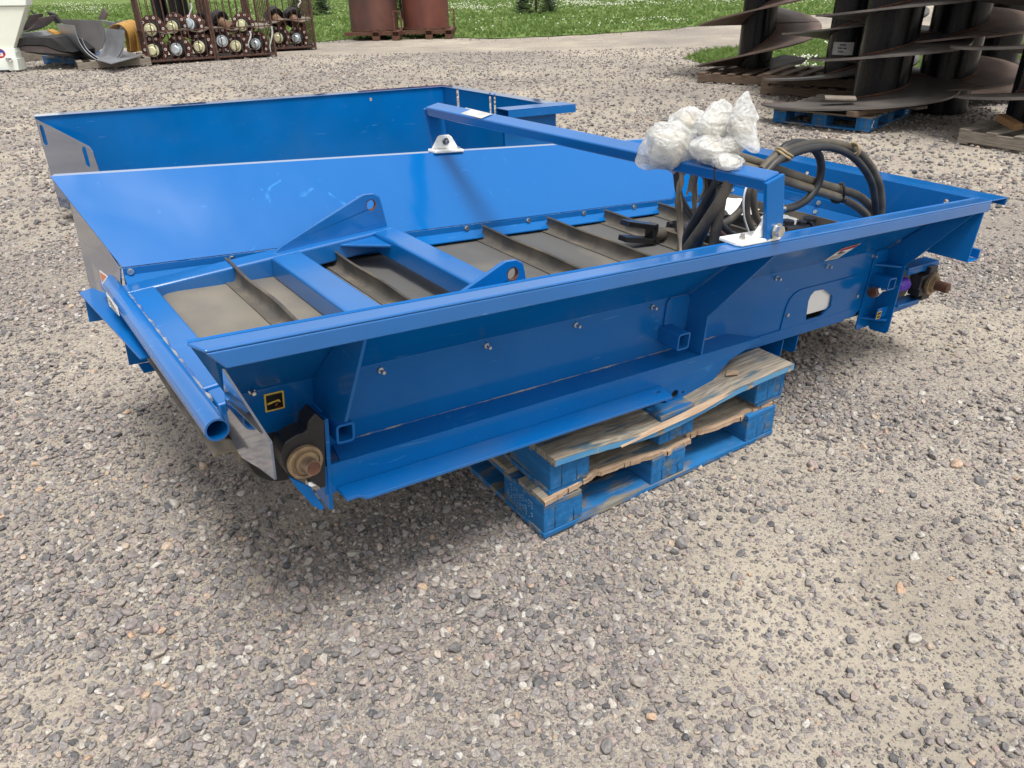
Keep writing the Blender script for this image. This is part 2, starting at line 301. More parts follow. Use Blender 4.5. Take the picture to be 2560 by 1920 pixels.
# ------------------------------------------------------------------ the blue belt feeder
MC = empty('belt_feeder', 'long blue belt feeder with sloped sides and ribbed belt, resting on stacked blue pallets', 'feeder machine', matrix=MM)
MI = MM.inverted()
def loc_on(x, y, p, n):                    # photo pixel -> feeder frame, on a plane of the feeder
    pw = MM @ V(p); nw = (MM.to_3x3() @ V(n)).normalized(); return MI @ on_plane(x, y, pw, nw)
mir = lambda v: 1.175 - v
TH = 0.005
HOLE = [(1.991, .07), (1.978, .15), (1.985, .172), (2.005, .186), (2.067, .184), (2.137, .145), (2.144, .10), (2.092, .07)]
def side(far):
    f = mir if far else (lambda v: v); sg = -1 if far else 1
    P = lambda u, v, w: V((u, f(v), w))
    mb = MB()
    wall = [(-.17, .295), (-.17, .19), (0, .175), (0, .03), (1.40, .03), (1.42, .02), (2.34, .02), (2.40, .06), (2.545, .06), (2.545, .295)]
    mb.prism([P(u, .085, w) for u, w in wall], (0, sg * TH, 0), holes=[] if far else [[P(u, .085, w) for u, w in HOLE]])
    mb.build('side_wall', M_blue, MC, bevel=0.0015)
    mb = MB()
    ul = lambda w: -.17 - (w - .295) * .49      # slanted end of the flare
    n = 40; m = 14; rows = []
    for i in range(m + 1):
        t = i / m; w = .295 + .2395 * t; v = .085 - .2345 * t
        row = []
        for k in range(n + 1):
            u = ul(w) + (2.545 - ul(w)) * k / n
            d = 0.0
            if far:
                env = math.sin(math.pi * t) * min(1, k / 3, (n - k) / 3)
                d = env * (0.006 * noise.noise(V((u * 2.2, w * 4, 1.3))) + 0.0045 * math.exp(-((u - .15) / .16) ** 2) + 0.003 * math.sin(u * 3.1))
            row.append(P(u, v + d, w + d))
        rows.append(row)
    mb.grid(rows if far else [list(reversed(r)) for r in rows], th=-TH if far else -TH)
    mb.build('flare_sheet', M_bluedent if far else M_blue, MC)
    mb = MB()
    top = [(-.290, -.1495, .535), (-.272, -.196, .535), (2.585, -.196, .535), (2.585, -.1495, .535)]
    mb.prism([P(*p) for p in top], (0, 0, -.006))
    lip = [(-.272, -.196, .529), (-.240, -.196, .493), (2.585, -.196, .493), (2.585, -.196, .529)]
    mb.prism([P(*p) for p in lip], (0, sg * .006, 0))
    mb.build('top_rail', M_bluegloss if far else M_bluerail, MC, bevel=0.004, seg=3)
    # base channel
    mb = MB()
    web = [(0, .03), (1.11, .03), (1.171, -.041), (1.281, -.041), (1.379, -.002), (1.449, .056), (1.60, .098), (1.60, .1085), (0, .1085)]
    mb.prism([P(u, 0, w) for u, w in web], (0, sg * .007, 0), holes=[[P(a, 0, b) for a, b in circ(1.196, -.010, .017)], [P(a, 0, b) for a, b in circ(1.236, -.012, .006, 10)]])
    led = [(.045, .0075), (1.60, .0075), (1.52, .0845), (.06, .0845)]
    mb.prism([P(u, v, .1005) for u, v in led], (0, 0, .0075))
    mb.build('base_channel', M_blue, MC, bevel=0.0015)
    mb = MB()
    fl = [(.03, -.001), (.03, -.055), (.06, -.055), (.075, -.072), (1.095, -.072), (1.118, -.001)]
    mb.prism([P(u, v, .034) for u, v in fl], (0, 0, .010), holes=[[P(u, v, .034) for u, v in rrect(1.06, -.035, 1.085, -.022, .004, 2)]])
    mb.build('bottom_flange', M_bluedust, MC, bevel=0.0015)
    mb = MB(); mb.tube([P(.12 + 1.36 * k / 150, .0835, .1095 + .0012 * noise.noise(V((k * .31, 2, 0)))) for k in range(151)], [max(.0012, .0035 * (noise.noise(V((k * .06, 7, 1))) + .25) + .0012 * noise.noise(V((k * .9, 1, 1)))) for k in range(151)], 6); mb.build('weld_seam', M_grey, MC, bevel=-1)
    mb = MB(); mb.prism([P(u, .079, w) for u, w in [(1.484, .059), (1.484, .018), (2.26, .018), (2.285, .035), (2.30, .062)]], (0, sg * .0055, 0))
    mb.build('lower_band', M_blue, MC, bevel=0.001)
    # gussets
    for ug, poly in ((.02, [(-.192, .4925), (-.085, .262), (.0, .232), (.0845, .232), (.0845, .29), (-.148, .5285)]),
                     (1.292, [(-.192, .4925), (0, .242), (0, .109), (.0845, .109), (.0845, .29), (-.148, .5285)]),
                     (2.476, [(-.192, .4925), (.0, .24), (-.006, -.04), (.004, -.052), (.07, -.056), (.0845, -.04), (.0845, .29), (-.148, .5285)])):
        mb = MB(); mb.prism([P(ug, v, w) for v, w in poly], (.008, 0, 0)); mb.build('gusset', M_blue, MC, bevel=0.001)
    mb = MB(); mb.prism([P(u, .0788, w) for u, w in rrect(2.375, -.045, 2.4755, .292, .015)], (0, sg * .006, 0)); mb.build('doubler_plate', M_blue, MC, bevel=0.001); mb = MB()
    mb.prism([P(u, .0788, w) for u, w in rrect(1.185, .165, 1.2915, .293, .02)], (0, sg * .006, 0)); mb.build('doubler_plate', M_blue, MC, bevel=0.001)
    for w in (.232, .004):
        mb = MB(); mb.prism([P(2.39, .078, w), P(2.4755, .078, w), P(2.4755, .008, w), P(2.46, .006, w)], (0, 0, .008)); mb.build('fin', M_blue, MC, bevel=0.001)
    # square socket stubs
    for (u0, u1, w0, w1) in ((.036, .082, .156, .206), (1.170, 1.224, .148, .204), (2.385, 2.44, .15, .20)):
        mb = MB(); t = .006
        mb.prism([P(u, .0, w) for u, w in rrect(u0, w0, u1, w1, .009)], (0, sg * .0845, 0), holes=[[P(u, .0, w) for u, w in rrect(u0 + t, w0 + t, u1 - t, w1 - t, .005)]])
        mb.build('socket', M_blue, MC)
    # bolts
    us = [-.12 + .0] + [.192 + .3097 * k for k in range(8)]
    for u in us:
        mb = MB()
        if not far:
            mb.hexhead(P(u, .0845, .277 if u > 0 else .30), (0, -1, 0), .0085, .006); mb.cyl(P(u, .079, .277 if u > 0 else .30), P(u, .062, .277 if u > 0 else .30), .0045, 10)
        else:
            mb.cyl(P(u - .03, .0905, .283), P(u - .03, .0935, .283), .0105, 14); mb.hexhead(P(u - .03, .0935, .283), (0, -1, 0), .0085, .006)
        mb.build('bolt', M_zinc, MC)
    return P
PN = side(False); PF = side(True)
# far inner skirts (both sides alike)
for f in (lambda v: v, mir):
    mb = MB(); a, b = f(.0905), f(.128)
    mb.hexa([V((-.17, a, .268)), V((2.50, a, .268)), V((2.50, b, .2455)), V((-.17, b, .2455)), V((-.17, a, .273)), V((2.50, a, .273)), V((2.50, b, .2505)), V((-.17, b, .2505))])
    mb.build('belt_skirt', M_blue, MC, bevel=0.001)
# access panel with a window
mb = MB()
mb.prism([V((u, .0805, w)) for u, w in [(1.835, .055), (1.842, .15), (1.855, .18), (1.88, .198), (1.915, .207), (2.31, .207), (2.335, .19), (2.335, .03), (1.86, .03), (1.84, .04)]], (0, .004, 0), holes=[[V((u, .0805, w)) for u, w in HOLE]])
ap = mb.build('access_panel', M_blue, MC, bevel=0.001)
for u, w in ((1.857, .118), (2.318, .115)):
    mb = MB(); mb.hexhead((u, .0805, w), (0, -1, 0), .008, .006); mb.build('bolt', M_zinc, ap)
mb = MB(); mb.box((1.95, .0925, .088), (2.2, .0935, .22)); mb.build('white_backing_card', M_paper, MC)
# end wall
mb = MB(); hz = [[V((2.5455, v, w)) for v, w in circ(.57, .497, .008, 12)], [V((2.5455, v, w)) for v, w in circ(-.05, .503, .009, 12)], [V((2.5455, v, w)) for v, w in circ(.98, .497, .008, 12)]]
mb.prism([V((2.5455, -.196, .492)), V((2.5455, -.194, .300)), V((2.5455, mir(-.194), .300)), V((2.5455, mir(-.196), .492)), V((2.5455, mir(-.15), .5345)), V((2.5455, -.15, .5345))], (.005, 0, 0), holes=hz)
mb.prism([V((2.586, -.196, .536)), V((2.71, -.196, .536)), V((2.71, mir(-.196), .536)), V((2.586, mir(-.196), .536))], (0, 0, -.005))
mb.prism([V((2.5455, -.148, .536)), V((2.5855, -.148, .536)), V((2.5855, mir(-.148), .536)), V((2.5455, mir(-.148), .536))], (0, 0, -.005))
mb.prism([V((2.7105, -.196, .536)), V((2.7105, -.196, .505)), V((2.7105, mir(-.196), .505)), V((2.7105, mir(-.196), .536))], (-.005, 0, 0))
mb.build('end_wall', M_blue, MC, bevel=0.002)
mb = MB()
mb.prism([V((2.556, -.193, .297)), V((2.635, -.193, .297)), V((2.635, 1.36, .297)), V((2.556, 1.36, .297))], (0, 0, .006))
mb.prism([V((2.630, -.193, .304)), V((2.630, -.193, .34)), V((2.630, 1.36, .34)), V((2.630, 1.36, .304))], (.006, 0, 0))
mb.build('end_channel', M_blue, MC, bevel=0.003)
mb = MB(); mb.box((2.515, .12, .372), (2.522, 1.06, .41)); mb.hexa([V((2.500, .12, .335)), V((2.506, .12, .335)), V((2.506, 1.06, .335)), V((2.500, 1.06, .335)), V((2.514, .12, .371)), V((2.5205, .12, .371)), V((2.5205, 1.06, .371)), V((2.514, 1.06, .371))])
mb.build('end_strip', M_blue, MC, bevel=0.001)
for v in (.23, .46, .69, .92):
    for uu, w in ((2.515, .391), (2.507, .352)):
        mb = MB(); mb.cyl((uu, v, w), (uu - .003, v, w), .010, 12); mb.hexhead((uu - .003, v, w), (-1, 0, 0), .008, .006); mb.build('bolt', M_zinc, MC)
mb = MB(); mb.box((2.490, .12, .238), (2.497, 1.06, .338)); mb.build('rubber_flap', M_beltd, MC)
# belt round its pulleys, with cleats
mb = MB(); prof = []
cu, cw, rr = -.050, .135, .100
prof += [(2.60, .235)] + [(2.6 - (2.645) * k / 24, .235) for k in range(1, 25)]
prof += [(cu + rr * math.cos(rad(a)), cw + rr * math.sin(rad(a))) for a in range(105, 271, 15)]
prof += [(.3, .012), (2.3, .006), (2.6, .005)]
prof += [(2.66 + .115 * math.cos(rad(a)), .120 + .115 * math.sin(rad(a))) for a in range(-90, 91, 20)]
rows = [[V((u, .105 + .965 * k / 10, w + 0.003 * noise.noise(V((u * 3, k * .4, 0))))) for k in range(11)] for u, w in prof]
mb.grid(rows, th=.008); mb.build('belt', M_belt, MC)
cl = None
for u in (.137, .486, .81, 1.151, 1.488, 1.815, 2.156, 2.48):
    if cl is None:
        mb = MB(); rows = []
        for k in range(17):
            v = -.478 + .956 * k / 16; bow = .004 * math.sin(k * .9)
            rows.append([V((-.014, v, .001)), V((-.006, v, .006)), V((-.002 + bow * .3, v, .02)), V((bow - .003, v, .052)), V((bow - .010, v, .055))])
        mb.grid(rows, th=.006); mb.box((-.035, -.478, .0), (-.008, .478, .003)); mb.box((.0, -.478, .0), (.02, .478, .003))
        cl = o = mb.build('cleat', M_beltd, MC)
    else: o = cl.copy(); COL.objects.link(o)
    o.location = (u, .587, .2365); o.rotation_euler = (0, 0, R_.uniform(-.012, .012))
o = cl.copy(); COL.objects.link(o); o.matrix_local = Matrix.Translation((cu - .098, .587, .145)) @ Matrix.Rotation(rad(-84), 4, 'Y')
mb = MB(); mb.cyl((cu, .09, cw), (cu, 1.085, cw), .093, 40); mb.build('pulley', M_black, MC); mb = MB(); mb.cyl((2.66, .09, .12), (2.66, 1.085, .12), .108, 40); mb.build('pulley', M_black, MC)
# end guards at the discharge end
for f, vin in ((lambda v: v, .0845), (mir, .0845)):
    sg = 1 if f(0) == 0 else -1
    mb = MB(); P = lambda u, v, w: V((u, f(v), w))
    E, B, K = P(-.242, -.190, .492), P(-.172, vin, .295), P(-.172, -.190, .325)
    mb.prism([E, B, K], (-.005, 0, 0))
    mb.prism([K, B, P(-.166, vin, .178), P(-.166, .03, .172), P(-.168, -.10, .215), P(-.170, -.19, .240)] if sg > 0 else [P(-.235, -.19, .325), B, P(-.19, vin, .12), P(-.23, -.19, .12)], (-.005, 0, 0))
    if sg < 0: mb.prism([E, B, P(-.235, -.19, .325)], (-.005, 0, 0))
    mb.build('end_guard', M_platemirror, MC, bevel=0.001)
mb = MB()
mb.prism([V(p) for p in [(-.288, 1.20, .2), (-.245, 1.23, .2), (-.212, 1.14, .2), (-.200, .60, .2), (-.243, .60, .2)]], (0, 0, -.006))
mb.prism([V(p) for p in [(-.278, 1.178, .194), (-.278, 1.178, .105), (-.10, 1.178, .105), (-.10, 1.178, .194)]], (0, .006, 0))
mb.prism([V(p) for p in [(-.190, 1.172, .10), (-.187, 1.172, -.065), (-.06, 1.172, -.065), (-.06, 1.172, .10)]], (0, .006, 0))
mb.prism([V(p) for p in [(-.16, 1.171, -.065), (-.16, 1.10, -.065), (0, 1.10, -.065), (0, 1.171, -.065)]], (0, 0, -.006))
mb.build('end_bracket', M_blue, MC, bevel=0.001)
# scraper under the head pulley, near side
VN_ = V((0, 1, 0)); Z7 = lambda x, y: (420 + x / 3.319, 800 + y / 3.319)
mb = MB(); mb.prism([loc_on(*Z7(x, y), (0, -.035, 0), VN_) for x, y in ((1000, 1300), (1190, 1395), (1207, 1440), (1300, 1562), (1270, 1578), (1195, 1535), (1070, 1395))], (.002, .005, 0)); mb.build('scraper', M_blue, MC, bevel=0.0005)
# cross members under the belt
for u in (1.90, 1.995):
    mb = MB(); mb.prism([V((u, .10, .0)), V((u, .10, -.066)), V((u, .118, -.078)), V((u, 1.06, -.078)), V((u, 1.075, .0))], (.007, 0, 0)); mb.build('cross_member', M_blue, MC, bevel=0.001)
mb = MB(); mb.box((1.80, .10, -.07), (1.897, 1.07, -.063)); mb.build('cross_member', M_blue, MC)
# head bearing, its plate, bolts and shaft
mb = MB(); mb.box((.008, -.003, -.012), (.018, .079, .232)); mb.build('bearing_plate', M_blue, MC, bevel=0.001)
Z7 = lambda x, y: (420 + x / 3.319, 800 + y / 3.319)
body = [loc_on(*Z7(x, y), (0, -.03, 0), VN_) for x, y in ((1228, 772), (1302, 835), (1312, 1388), (1268, 1400), (1180, 1330), (1000, 1290), (955, 1210), (938, 1110), (965, 1020), (1060, 960), (1150, 925), (1160, 850))]
mb = MB(); mb.prism(body, (0, .055, 0)); bh = mb.build('bearing', M_black, MC, bevel=0.004, seg=3)
c = loc_on(*Z7(1130, 1168), (0, -.031, 0), VN_); tip = loc_on(*Z7(1211, 1230), (0, -.075, 0), VN_); ax = (tip - c).normalized(); y_ = V((0, -1, 0))
mb = MB(); mb.pipe(c, c + y_ * .010, .040, .033, 32); mb.pipe(c, c + y_ * .006, .034, .024, 32); mb.pipe(c, c + ax * .016, .026, .0165, 28); mb.build('bearing_ring', M_bearing, bh, bevel=0.001)
mb = MB(); mb.cyl(c - ax * .05, tip, .0175, 28); sh = mb.build('shaft', M_shaft, MC, bevel=0.002)
mb = MB(); mb.cyl(tip, tip + ax * .0015, .0155, 24); mb.build('rusty_shaft_end', M_rust, sh)
for (x, y) in ((1215, 872), (1235, 1345)):
    q = loc_on(*Z7(x, y), (0, -.01, 0), VN_)
    mb = MB(); mb.cyl(q, q + V((-.005, 0, 0)), .018, 20); mb.cyl(q + V((-.005, 0, 0)), q + V((-.008, 0, 0)), .016, 20); mb.hexhead(q + V((-.008, 0, 0)), (-1, 0, 0), .0135, .015); mb.build('bolt', M_zinc, bh, bevel=0.001)
# take-up frame at the tail
mb = MB()
mb.prism([V((2.49, -.012, .222)), V((2.735, -.012, .222)), V((2.735, -.012, .232)), V((2.49, -.012, .232))], (0, .062, 0))
mb.box((2.49, -.012, .202), (2.735, -.006, .2215)); mb.box((2.712, -.010, .075), (2.722, .045, .2015)); mb.box((2.49, -.012, .066), (2.735, .045, .0745))
mb.prism([V((2.40, .02, .02)), V((2.735, .02, .03)), V((2.735, .02, .065)), V((2.40, .02, .065))], (0, .006, 0))
tf = mb.build('take_up_frame', M_blue, MC, bevel=0.001)
mb = MB()
mb.prism([V((u, -.03, w)) for u, w in [(2.60, .10), (2.635, .10), (2.635, .078), (2.70, .078), (2.70, .10), (2.708, .10), (2.708, .2), (2.70, .2), (2.70, .22), (2.64, .22), (2.64, .19), (2.585, .185), (2.585, .13), (2.60, .13)]], (0, .05, 0), holes=[[V((u, -.03, w)) for u, w in rrect(2.603, .135, 2.622, .17, .006)]])
tb = mb.build('take_up_bearing', M_black, MC, bevel=0.003)
mb = MB(); mb.pipe((2.672, -.031, .148), (2.672, -.042, .148), .047, .033, 28); mb.pipe((2.672, -.031, .148), (2.672, -.055, .148), .031, .022, 24); mb.build('bearing_ring', M_bearing, tb)
mb = MB(); mb.cyl((2.672, 0, .148), (2.672, -.105, .148), .021, 24); mb.build('rusty_shaft', M_rust, tb, bevel=0.002)
mb = MB(); mb.cyl((2.33, .022, .148), (2.60, .022, .148), .0105, 16); rd = mb.build('tension_rod', M_zinc, MC)
mb = MB(); mb.hexhead((2.352, .022, .148), (-1, 0, 0), .021, .020); mb.build('nut', M_zinc, rd, bevel=0.001); mb = MB(); mb.hexhead((2.578, .022, .148), (-1, 0, 0), .022, .014); mb.build('nut', M_zinc, rd, bevel=0.001)
mb = MB(); mb.hexhead((2.332, .022, .148), (-1, 0, 0), .022, .02); mb.build('rusty_nut', M_rust, rd, bevel=0.001)
mb = MB(); mb.tube([(2.488 + .076 * k / 96, .022 + .024 * math.cos(k * .46), .148 + .024 * math.sin(k * .46)) for k in range(97)], .0048, 8); mb.build('tension_spring', M_purple, MC)
# crossbar over the belt
lean = V((-.29, 0, 1)).normalized(); perp = V((lean.z, 0, -lean.x))
mb = MB()
def post(v0, v1):
    b = V((1.272 if v0 < .5 else 1.135, 0, .550)); q = []
    for s in (-.004, .168):
        for (a, vv) in ((-.037, v0), (.037, v0), (.037, v1), (-.037, v1)): q.append(b + lean * s + perp * a + V((0, vv, 0)))
    mb.hexa(q)
post(-.192, -.180)
mb.build('post', M_blue, MC, bevel=0.003, seg=3)
mb = MB(); post(mir(-.180), mir(-.192)); mb.build('post', M_blue, MC, bevel=0.003, seg=3)
mb = MB(); b = V((1.272, 0, .550)); q = []
b2 = V((1.135, 0, .550))
for s in (.139, .1745):
    for (a, vv) in ((-.031, -.1795), (.031, -.1795), (.031, mir(-.1795)), (-.031, mir(-.1795))): q.append((b if vv < .5 else b2) + lean * s + perp * a + V((0, vv, 0)))
mb.hexa(q)
xb = mb.build('crossbar', M_bluerail, MC, bevel=0.005, seg=3)
mb = MB(); c = b.lerp(b2, .82) + lean * .1752
mb.prism([c + perp * a + V((0, v, 0)) for a, v in ((-.026, 1.00), (.026, 1.00), (.026, 1.18), (-.026, 1.18))], lean * .0008); mb.build('faded_label', M_papergrey, xb, bevel=-1)
for f, sg in ((lambda v: v, 1), (mir, -1)):
    mb = MB(); P = lambda u, v, w: V((u, f(v), w))
    mb.prism([P(u, v, .5358) for u, v in [(1.125, -.176), (1.135, -.192), (1.30, -.192), (1.325, -.178), (1.325, -.115), (1.13, -.115)]], (0, 0, .011))
    up = [(1.195, .5475), (1.225, .585), (1.245, .618), (1.265, .626), (1.292, .622), (1.312, .59), (1.325, .5475)] if sg > 0 else [(1.165, .5475), (1.192, .594), (1.205, .600), (1.245, .600), (1.258, .592), (1.290, .5475)]
    if sg < 0: up = [(u - .08, w) for u, w in up]
    if sg < 0:
        mb = MB(); mb.prism([P(u, v, .5358) for u, v in [(1.075, -.188), (1.215, -.188), (1.215, -.13), (1.075, -.13)]], (0, 0, .011))
    mb.prism([P(u, -.1785, w) for u, w in up], (0, sg * .011, 0))
    br = mb.build('white_bracket', M_white, MC, bevel=0.003)
    mb = MB()
    if sg > 0:
        mb.hexhead(P(1.165, -.165, .547), (0, 0, 1), .010, .008); mb.cyl(P(1.165, -.165, .547), P(1.165, -.165, .563), .006, 10); mb.build('bolt', M_zinc, br); mb = MB()
        mb.cyl(P(1.272, -.1925, .567), P(1.272, -.197, .567), .022, 24); mb.hexhead(P(1.272, -.197, .567), (0, -1, 0), .017, .014)
    else:
        mb.cyl(P(1.145, -.167, .576), P(1.145, -.163, .576), .015, 20); mb.hexhead(P(1.145, -.163, .576), (0, 1, 0), .012, .009); mb.cyl(P(1.145, -.154, .576), P(1.145, -.146, .576), .007, 14)
        mb.build('bolt', M_zinc, br); mb = MB(); mb.hexhead(P(1.20, -.15, .547), (0, 0, 1), .008, .006)
    mb.build('bolt', M_zinc, br, bevel=0.001)
# pictogram sticker: arm symbol in a yellow frame
def pictogram(org, ex, ey, n, s, parent):
    org, ex, ey, n = V(org), V(ex), V(ey), V(n)
    mb = MB(); q = lambda pts, z, mi: mb.prism([org + ex * (a * s) + ey * (b * s) + n * z for a, b in pts], n * .0003, mi)
    q(rrect(-.5, -.5, .5, .5, .06), .0004, 0); q(rrect(-.41, -.41, .41, .41, .01), .0009, 1)
    q([(-.36, -.01), (.22, .09), (.30, -.05), (.28, -.1), (.16, -.03), (.10, -.02), (-.36, -.11)], .0014, 0)
    q([(.14, -.14), (.02, -.25), (.0, -.24), (.12, -.12)], .0014, 0); q([(.05, -.33), (.3, -.30), (.3, -.32), (.05, -.35)], .0014, 2)
    return mb.build('arm_hazard_sticker', [M_yel, M_blk, M_red], parent, bevel=-1)
pictogram((-.0705, .0845, .2595), (1, 0, 0), (0, 0, 1), (0, -1, 0), .045, MC)
pictogram((2.415, .0195, .036), (1, 0, 0), (0, 0, 1), (0, -1, 0), .032, MC)
# white and red warning sticker on the underside of the flare
nf = V((0, -1, -1)).normalized(); pf = V((0, .085, .295)) + nf * .0008
q = [loc_on(x, y, pf, nf) for x, y in ((2060, 653), (2104, 622), (2153, 608), (2094, 646))]
lerp = lambda a, b, t: a + (b - a) * t
def quadpt(s, t): return lerp(lerp(q[0], q[3], s), lerp(q[1], q[2], s), t)
mb = MB(); Q = lambda s0, t0, s1, t1, z, mi: mb.prism([quadpt(s0, t0) + nf * z, quadpt(s1, t0) + nf * z, quadpt(s1, t1) + nf * z, quadpt(s0, t1) + nf * z], nf * .0003, mi)
Q(0, 0, 1, 1, 0, 0); Q(0.03, .74, .97, .98, .0005, 1); Q(.25, .5, .45, .68, .0005, 2); Q(.35, .44, .75, .54, .0006, 2)
for k in range(5): Q(.12, .08 + .06 * k, .9 - .1 * (k % 2), .10 + .06 * k, .0005, 3)
mb.build('warning_sticker', [M_paper, M_red, M_blk, M_print], MC, bevel=-1)
# warning sticker on the far end guard
mb = MB(); pu = V((-.246, 0, 0)); nu = V((-1, 0, 0))
def lp(pts, mi, z=0): mb.prism([loc_on(x, y, pu, nu) + nu * z for x, y in pts], nu * .0005, mi)
lp([(249, 675), (270, 691), (256, 712)], 0); lp([(251, 680), (266, 691), (256, 705)], 1, .0006)
lp([(265, 730), (294, 768), (299, 790), (274, 765)], 0)
for k in range(4): lp([(269 + k * 3, 742 + k * 8), (281 + k * 4.5, 757 + k * 8), (281 + k * 4.5, 759 + k * 8), (269 + k * 3, 744 + k * 8)], 2, .0006)
mb.build('warning_sticker', [M_paper, M_oran, M_print], MC, bevel=-1)

# ------------------------------------------------------------------ lifting frame lying in the feeder
LF = empty('lift_frame', 'blue frame with two pierced lugs and a round end pipe, lying on the ribbed belt', 'lifting frame', matrix=MM)
S = lambda u, v, h=0.0: V((u, v, .252 + (u + .19) * .112 + h))
def member(name, u0, u1, v0, v1, d=.07, bev=.008, h=0.0):
    mb = MB(); mb.hexa([S(u0, v0, h - d), S(u1, v0, h - d), S(u1, v1, h - d), S(u0, v1, h - d), S(u0, v0, h), S(u1, v0, h), S(u1, v1, h), S(u0, v1, h)])
    return mb.build(name, M_bluerail, LF, bevel=bev, seg=3)
member('side_member', -.192, .716, .978, 1.058); member('side_member', -.06, .716, .117, .197)
member('front_member', -.190, -.108, .235, .977, h=.0025); member('end_block', -.178, -.112, .150, .2345, h=-.004)
member('cross_member', .258, .356, .198, .977, h=.002); member('rear_member', .632, .716, .198, .977, h=.002)
for f in (lambda v: v, mir):
    for tri in ([(.6315, .977), (.50, .977), (.6315, .85)],):
        mb = MB(); mb.prism([S(u, f(v), -.022) for u, v in tri], (0, 0, .010)); mb.build('corner_brace', M_bluerail, LF, bevel=.003)
for v, du in ((1.012, .012), (.150, 0)):
    o3 = [(.26, .302), (.30, .330), (.585, .466), (.600, .472), (.640, .472), (.660, .462), (.668, .44), (.690, .354)]
    mb = MB(); P = lambda u, w: V((u + du, v, w - (.002 if du else 0)))
    mb.prism([P(u, w) for u, w in o3], (0, .013, 0), holes=[[P(a, b) for a, b in circ(.628, .434, .019)]])
    lg = mb.build('lug', M_bluerail, LF, bevel=.0025)
    mb = MB(); mb.pipe(P(.628, .434), P(.628, .434) + V((0, .0135, 0)), .0195, .017, 24); mb.build('hole_rim', M_rust, lg)
mb = MB(); mb.pipe((-.214, .028, .255), (-.212, 1.10, .250), .026, .0215, 40); mb.build('pipe', M_bluerail, LF)
mb = MB(); mb.tube([(-.189 + .001 * math.sin(k), .16 + .78 * k / 40, .258 + .0015 * math.sin(k * 2.3)) for k in range(41)], [.0065 + .0022 * math.sin(k * 1.7) for k in range(41)], 8); mb.build('weld_seam', M_grey, LF)
mb = MB(); mb.box((-.198, .17, .215), (-.186, .95, .250)); mb.build('weld_strip', M_bluerail, LF)
# ------------------------------------------------------------------ hoses, straps and bags tied to the crossbar
def w_(p): return MM @ V(p)
def pxp(pts, p, n): return [w_(loc_on(x, y, p, n)) for x, y in pts]
VN = V((0, 1, 0)); UN = V((1, 0, 0)); WN = V((0, 0, 1))
def hose(name, pts, r, m, label, cat='hose', ends=None, group='hydraulic hoses in the feeder', seg=12):
    mb = MB(); P = smooth_path(pts, 10); mb.tube(P, r, seg); o = mb.build(name, m, None, bevel=-1); tag(o, label, cat, group)
    return o, P
G1, P1 = hose('hydraulic_hose', pxp([(1835, 388), (1900, 408), (1980, 436), (2060, 462), (2110, 476), (2150, 492), (2180, 522), (2184, 552)], (0, .20, 0), VN), .0155, M_hoset, 'dusty grey hose from the plastic bags to the rail, upper of a strapped pair')
G2, P2 = hose('hydraulic_hose', pxp([(1830, 408), (1890, 425), (1960, 450), (2040, 476), (2095, 493), (2135, 512), (2166, 538), (2172, 560)], (0, .18, 0), VN), .0150, M_hoset, 'dusty tan hose from the plastic bags to the rail, lower of a strapped pair')
hose('hydraulic_hose', pxp([(1905, 425), (1925, 403), (1955, 382), (2010, 364), (2070, 358), (2125, 370), (2166, 402), (2194, 450), (2203, 500), (2201, 545)], (0, .15, 0), VN), .0155, M_hose, 'dark hose arching in the outer loop above the feeder side, its back strand')
hose('hydraulic_hose', pxp([(1915, 432), (1940, 405), (1965, 391), (2012, 374), (2066, 368), (2116, 382), (2152, 412), (2178, 455), (2187, 500), (2190, 548)], (0, .12, 0), VN), .0130, M_hosek, 'black hose arching in the outer loop above the feeder side, its front strand')
G3, P3 = hose('hydraulic_hose', pxp([(1935, 412), (1944, 388), (1965, 366), (1995, 357), (2025, 364), (2046, 388), (2053, 420), (2044, 462), (2020, 496), (1988, 516), (1953, 524), (1944, 524)], (0, .17, 0), VN), .0145, M_hosek, 'black hose bent into the smaller loop, with a shiny crimped end')
mb = MB(); a, b = pxp([(1955, 523), (1930, 522)], (0, .17, 0), VN); mb.cyl(a, b, .018, 18); mb.cyl(b, b + (b - a) * .5, .012, 14); mb.build('crimp_fitting', M_zinc, G3)
for (x_, y_), dr, nm in (((2128, 374), (.8, 0, -.55), 'ragged tan tape tying the arched hoses at the top of the loop'), ((1957, 388), (.75, 0, .6), 'ragged tan tape tying the arched hoses near the bags')):
    a = pxp([(x_, y_)], (0, .135, 0), VN)[0]; d = (MM.to_3x3() @ V(dr)).normalized(); s1 = (MM.to_3x3() @ VN); s2 = d.cross(s1)
    mb = MB()
    for q in (-.008, .004): mb.tube([a + d * (q + .006 * math.sin(t * 2)) + s1 * .033 * math.cos(t) + s2 * .021 * math.sin(t) for t in [k * 2 * math.pi / 20 for k in range(21)]], .0045, 8)
    tag(mb.build('tape_wrap', M_tape, None), nm, 'tape', 'tape wraps on the hoses')
a = pxp([(2096, 482)], (0, .19, 0), VN)[0]
mb = MB(); d = (w_((1, 0, -.25)) - w_((0, 0, 0))).normalized(); s1 = w_((0, 1, 0)) - w_((0, 0, 0)); s2 = d.cross(s1)
mb.tube([a + s1 * .024 * math.cos(t) + s2 * .036 * math.sin(t) + d * (.008 * math.sin(2 * t)) for t in [k * 2 * math.pi / 24 for k in range(25)]], .0055, 8)
mb.beam(a - s2 * .03 - s1 * .03, a - s2 * .03 - s1 * .03 + d * .02 + V((0, 0, .012)), .006, .010)
tag(mb.build('cable_tie', M_blk, None), 'black rubber strap round the two dusty parallel hoses', 'strap')
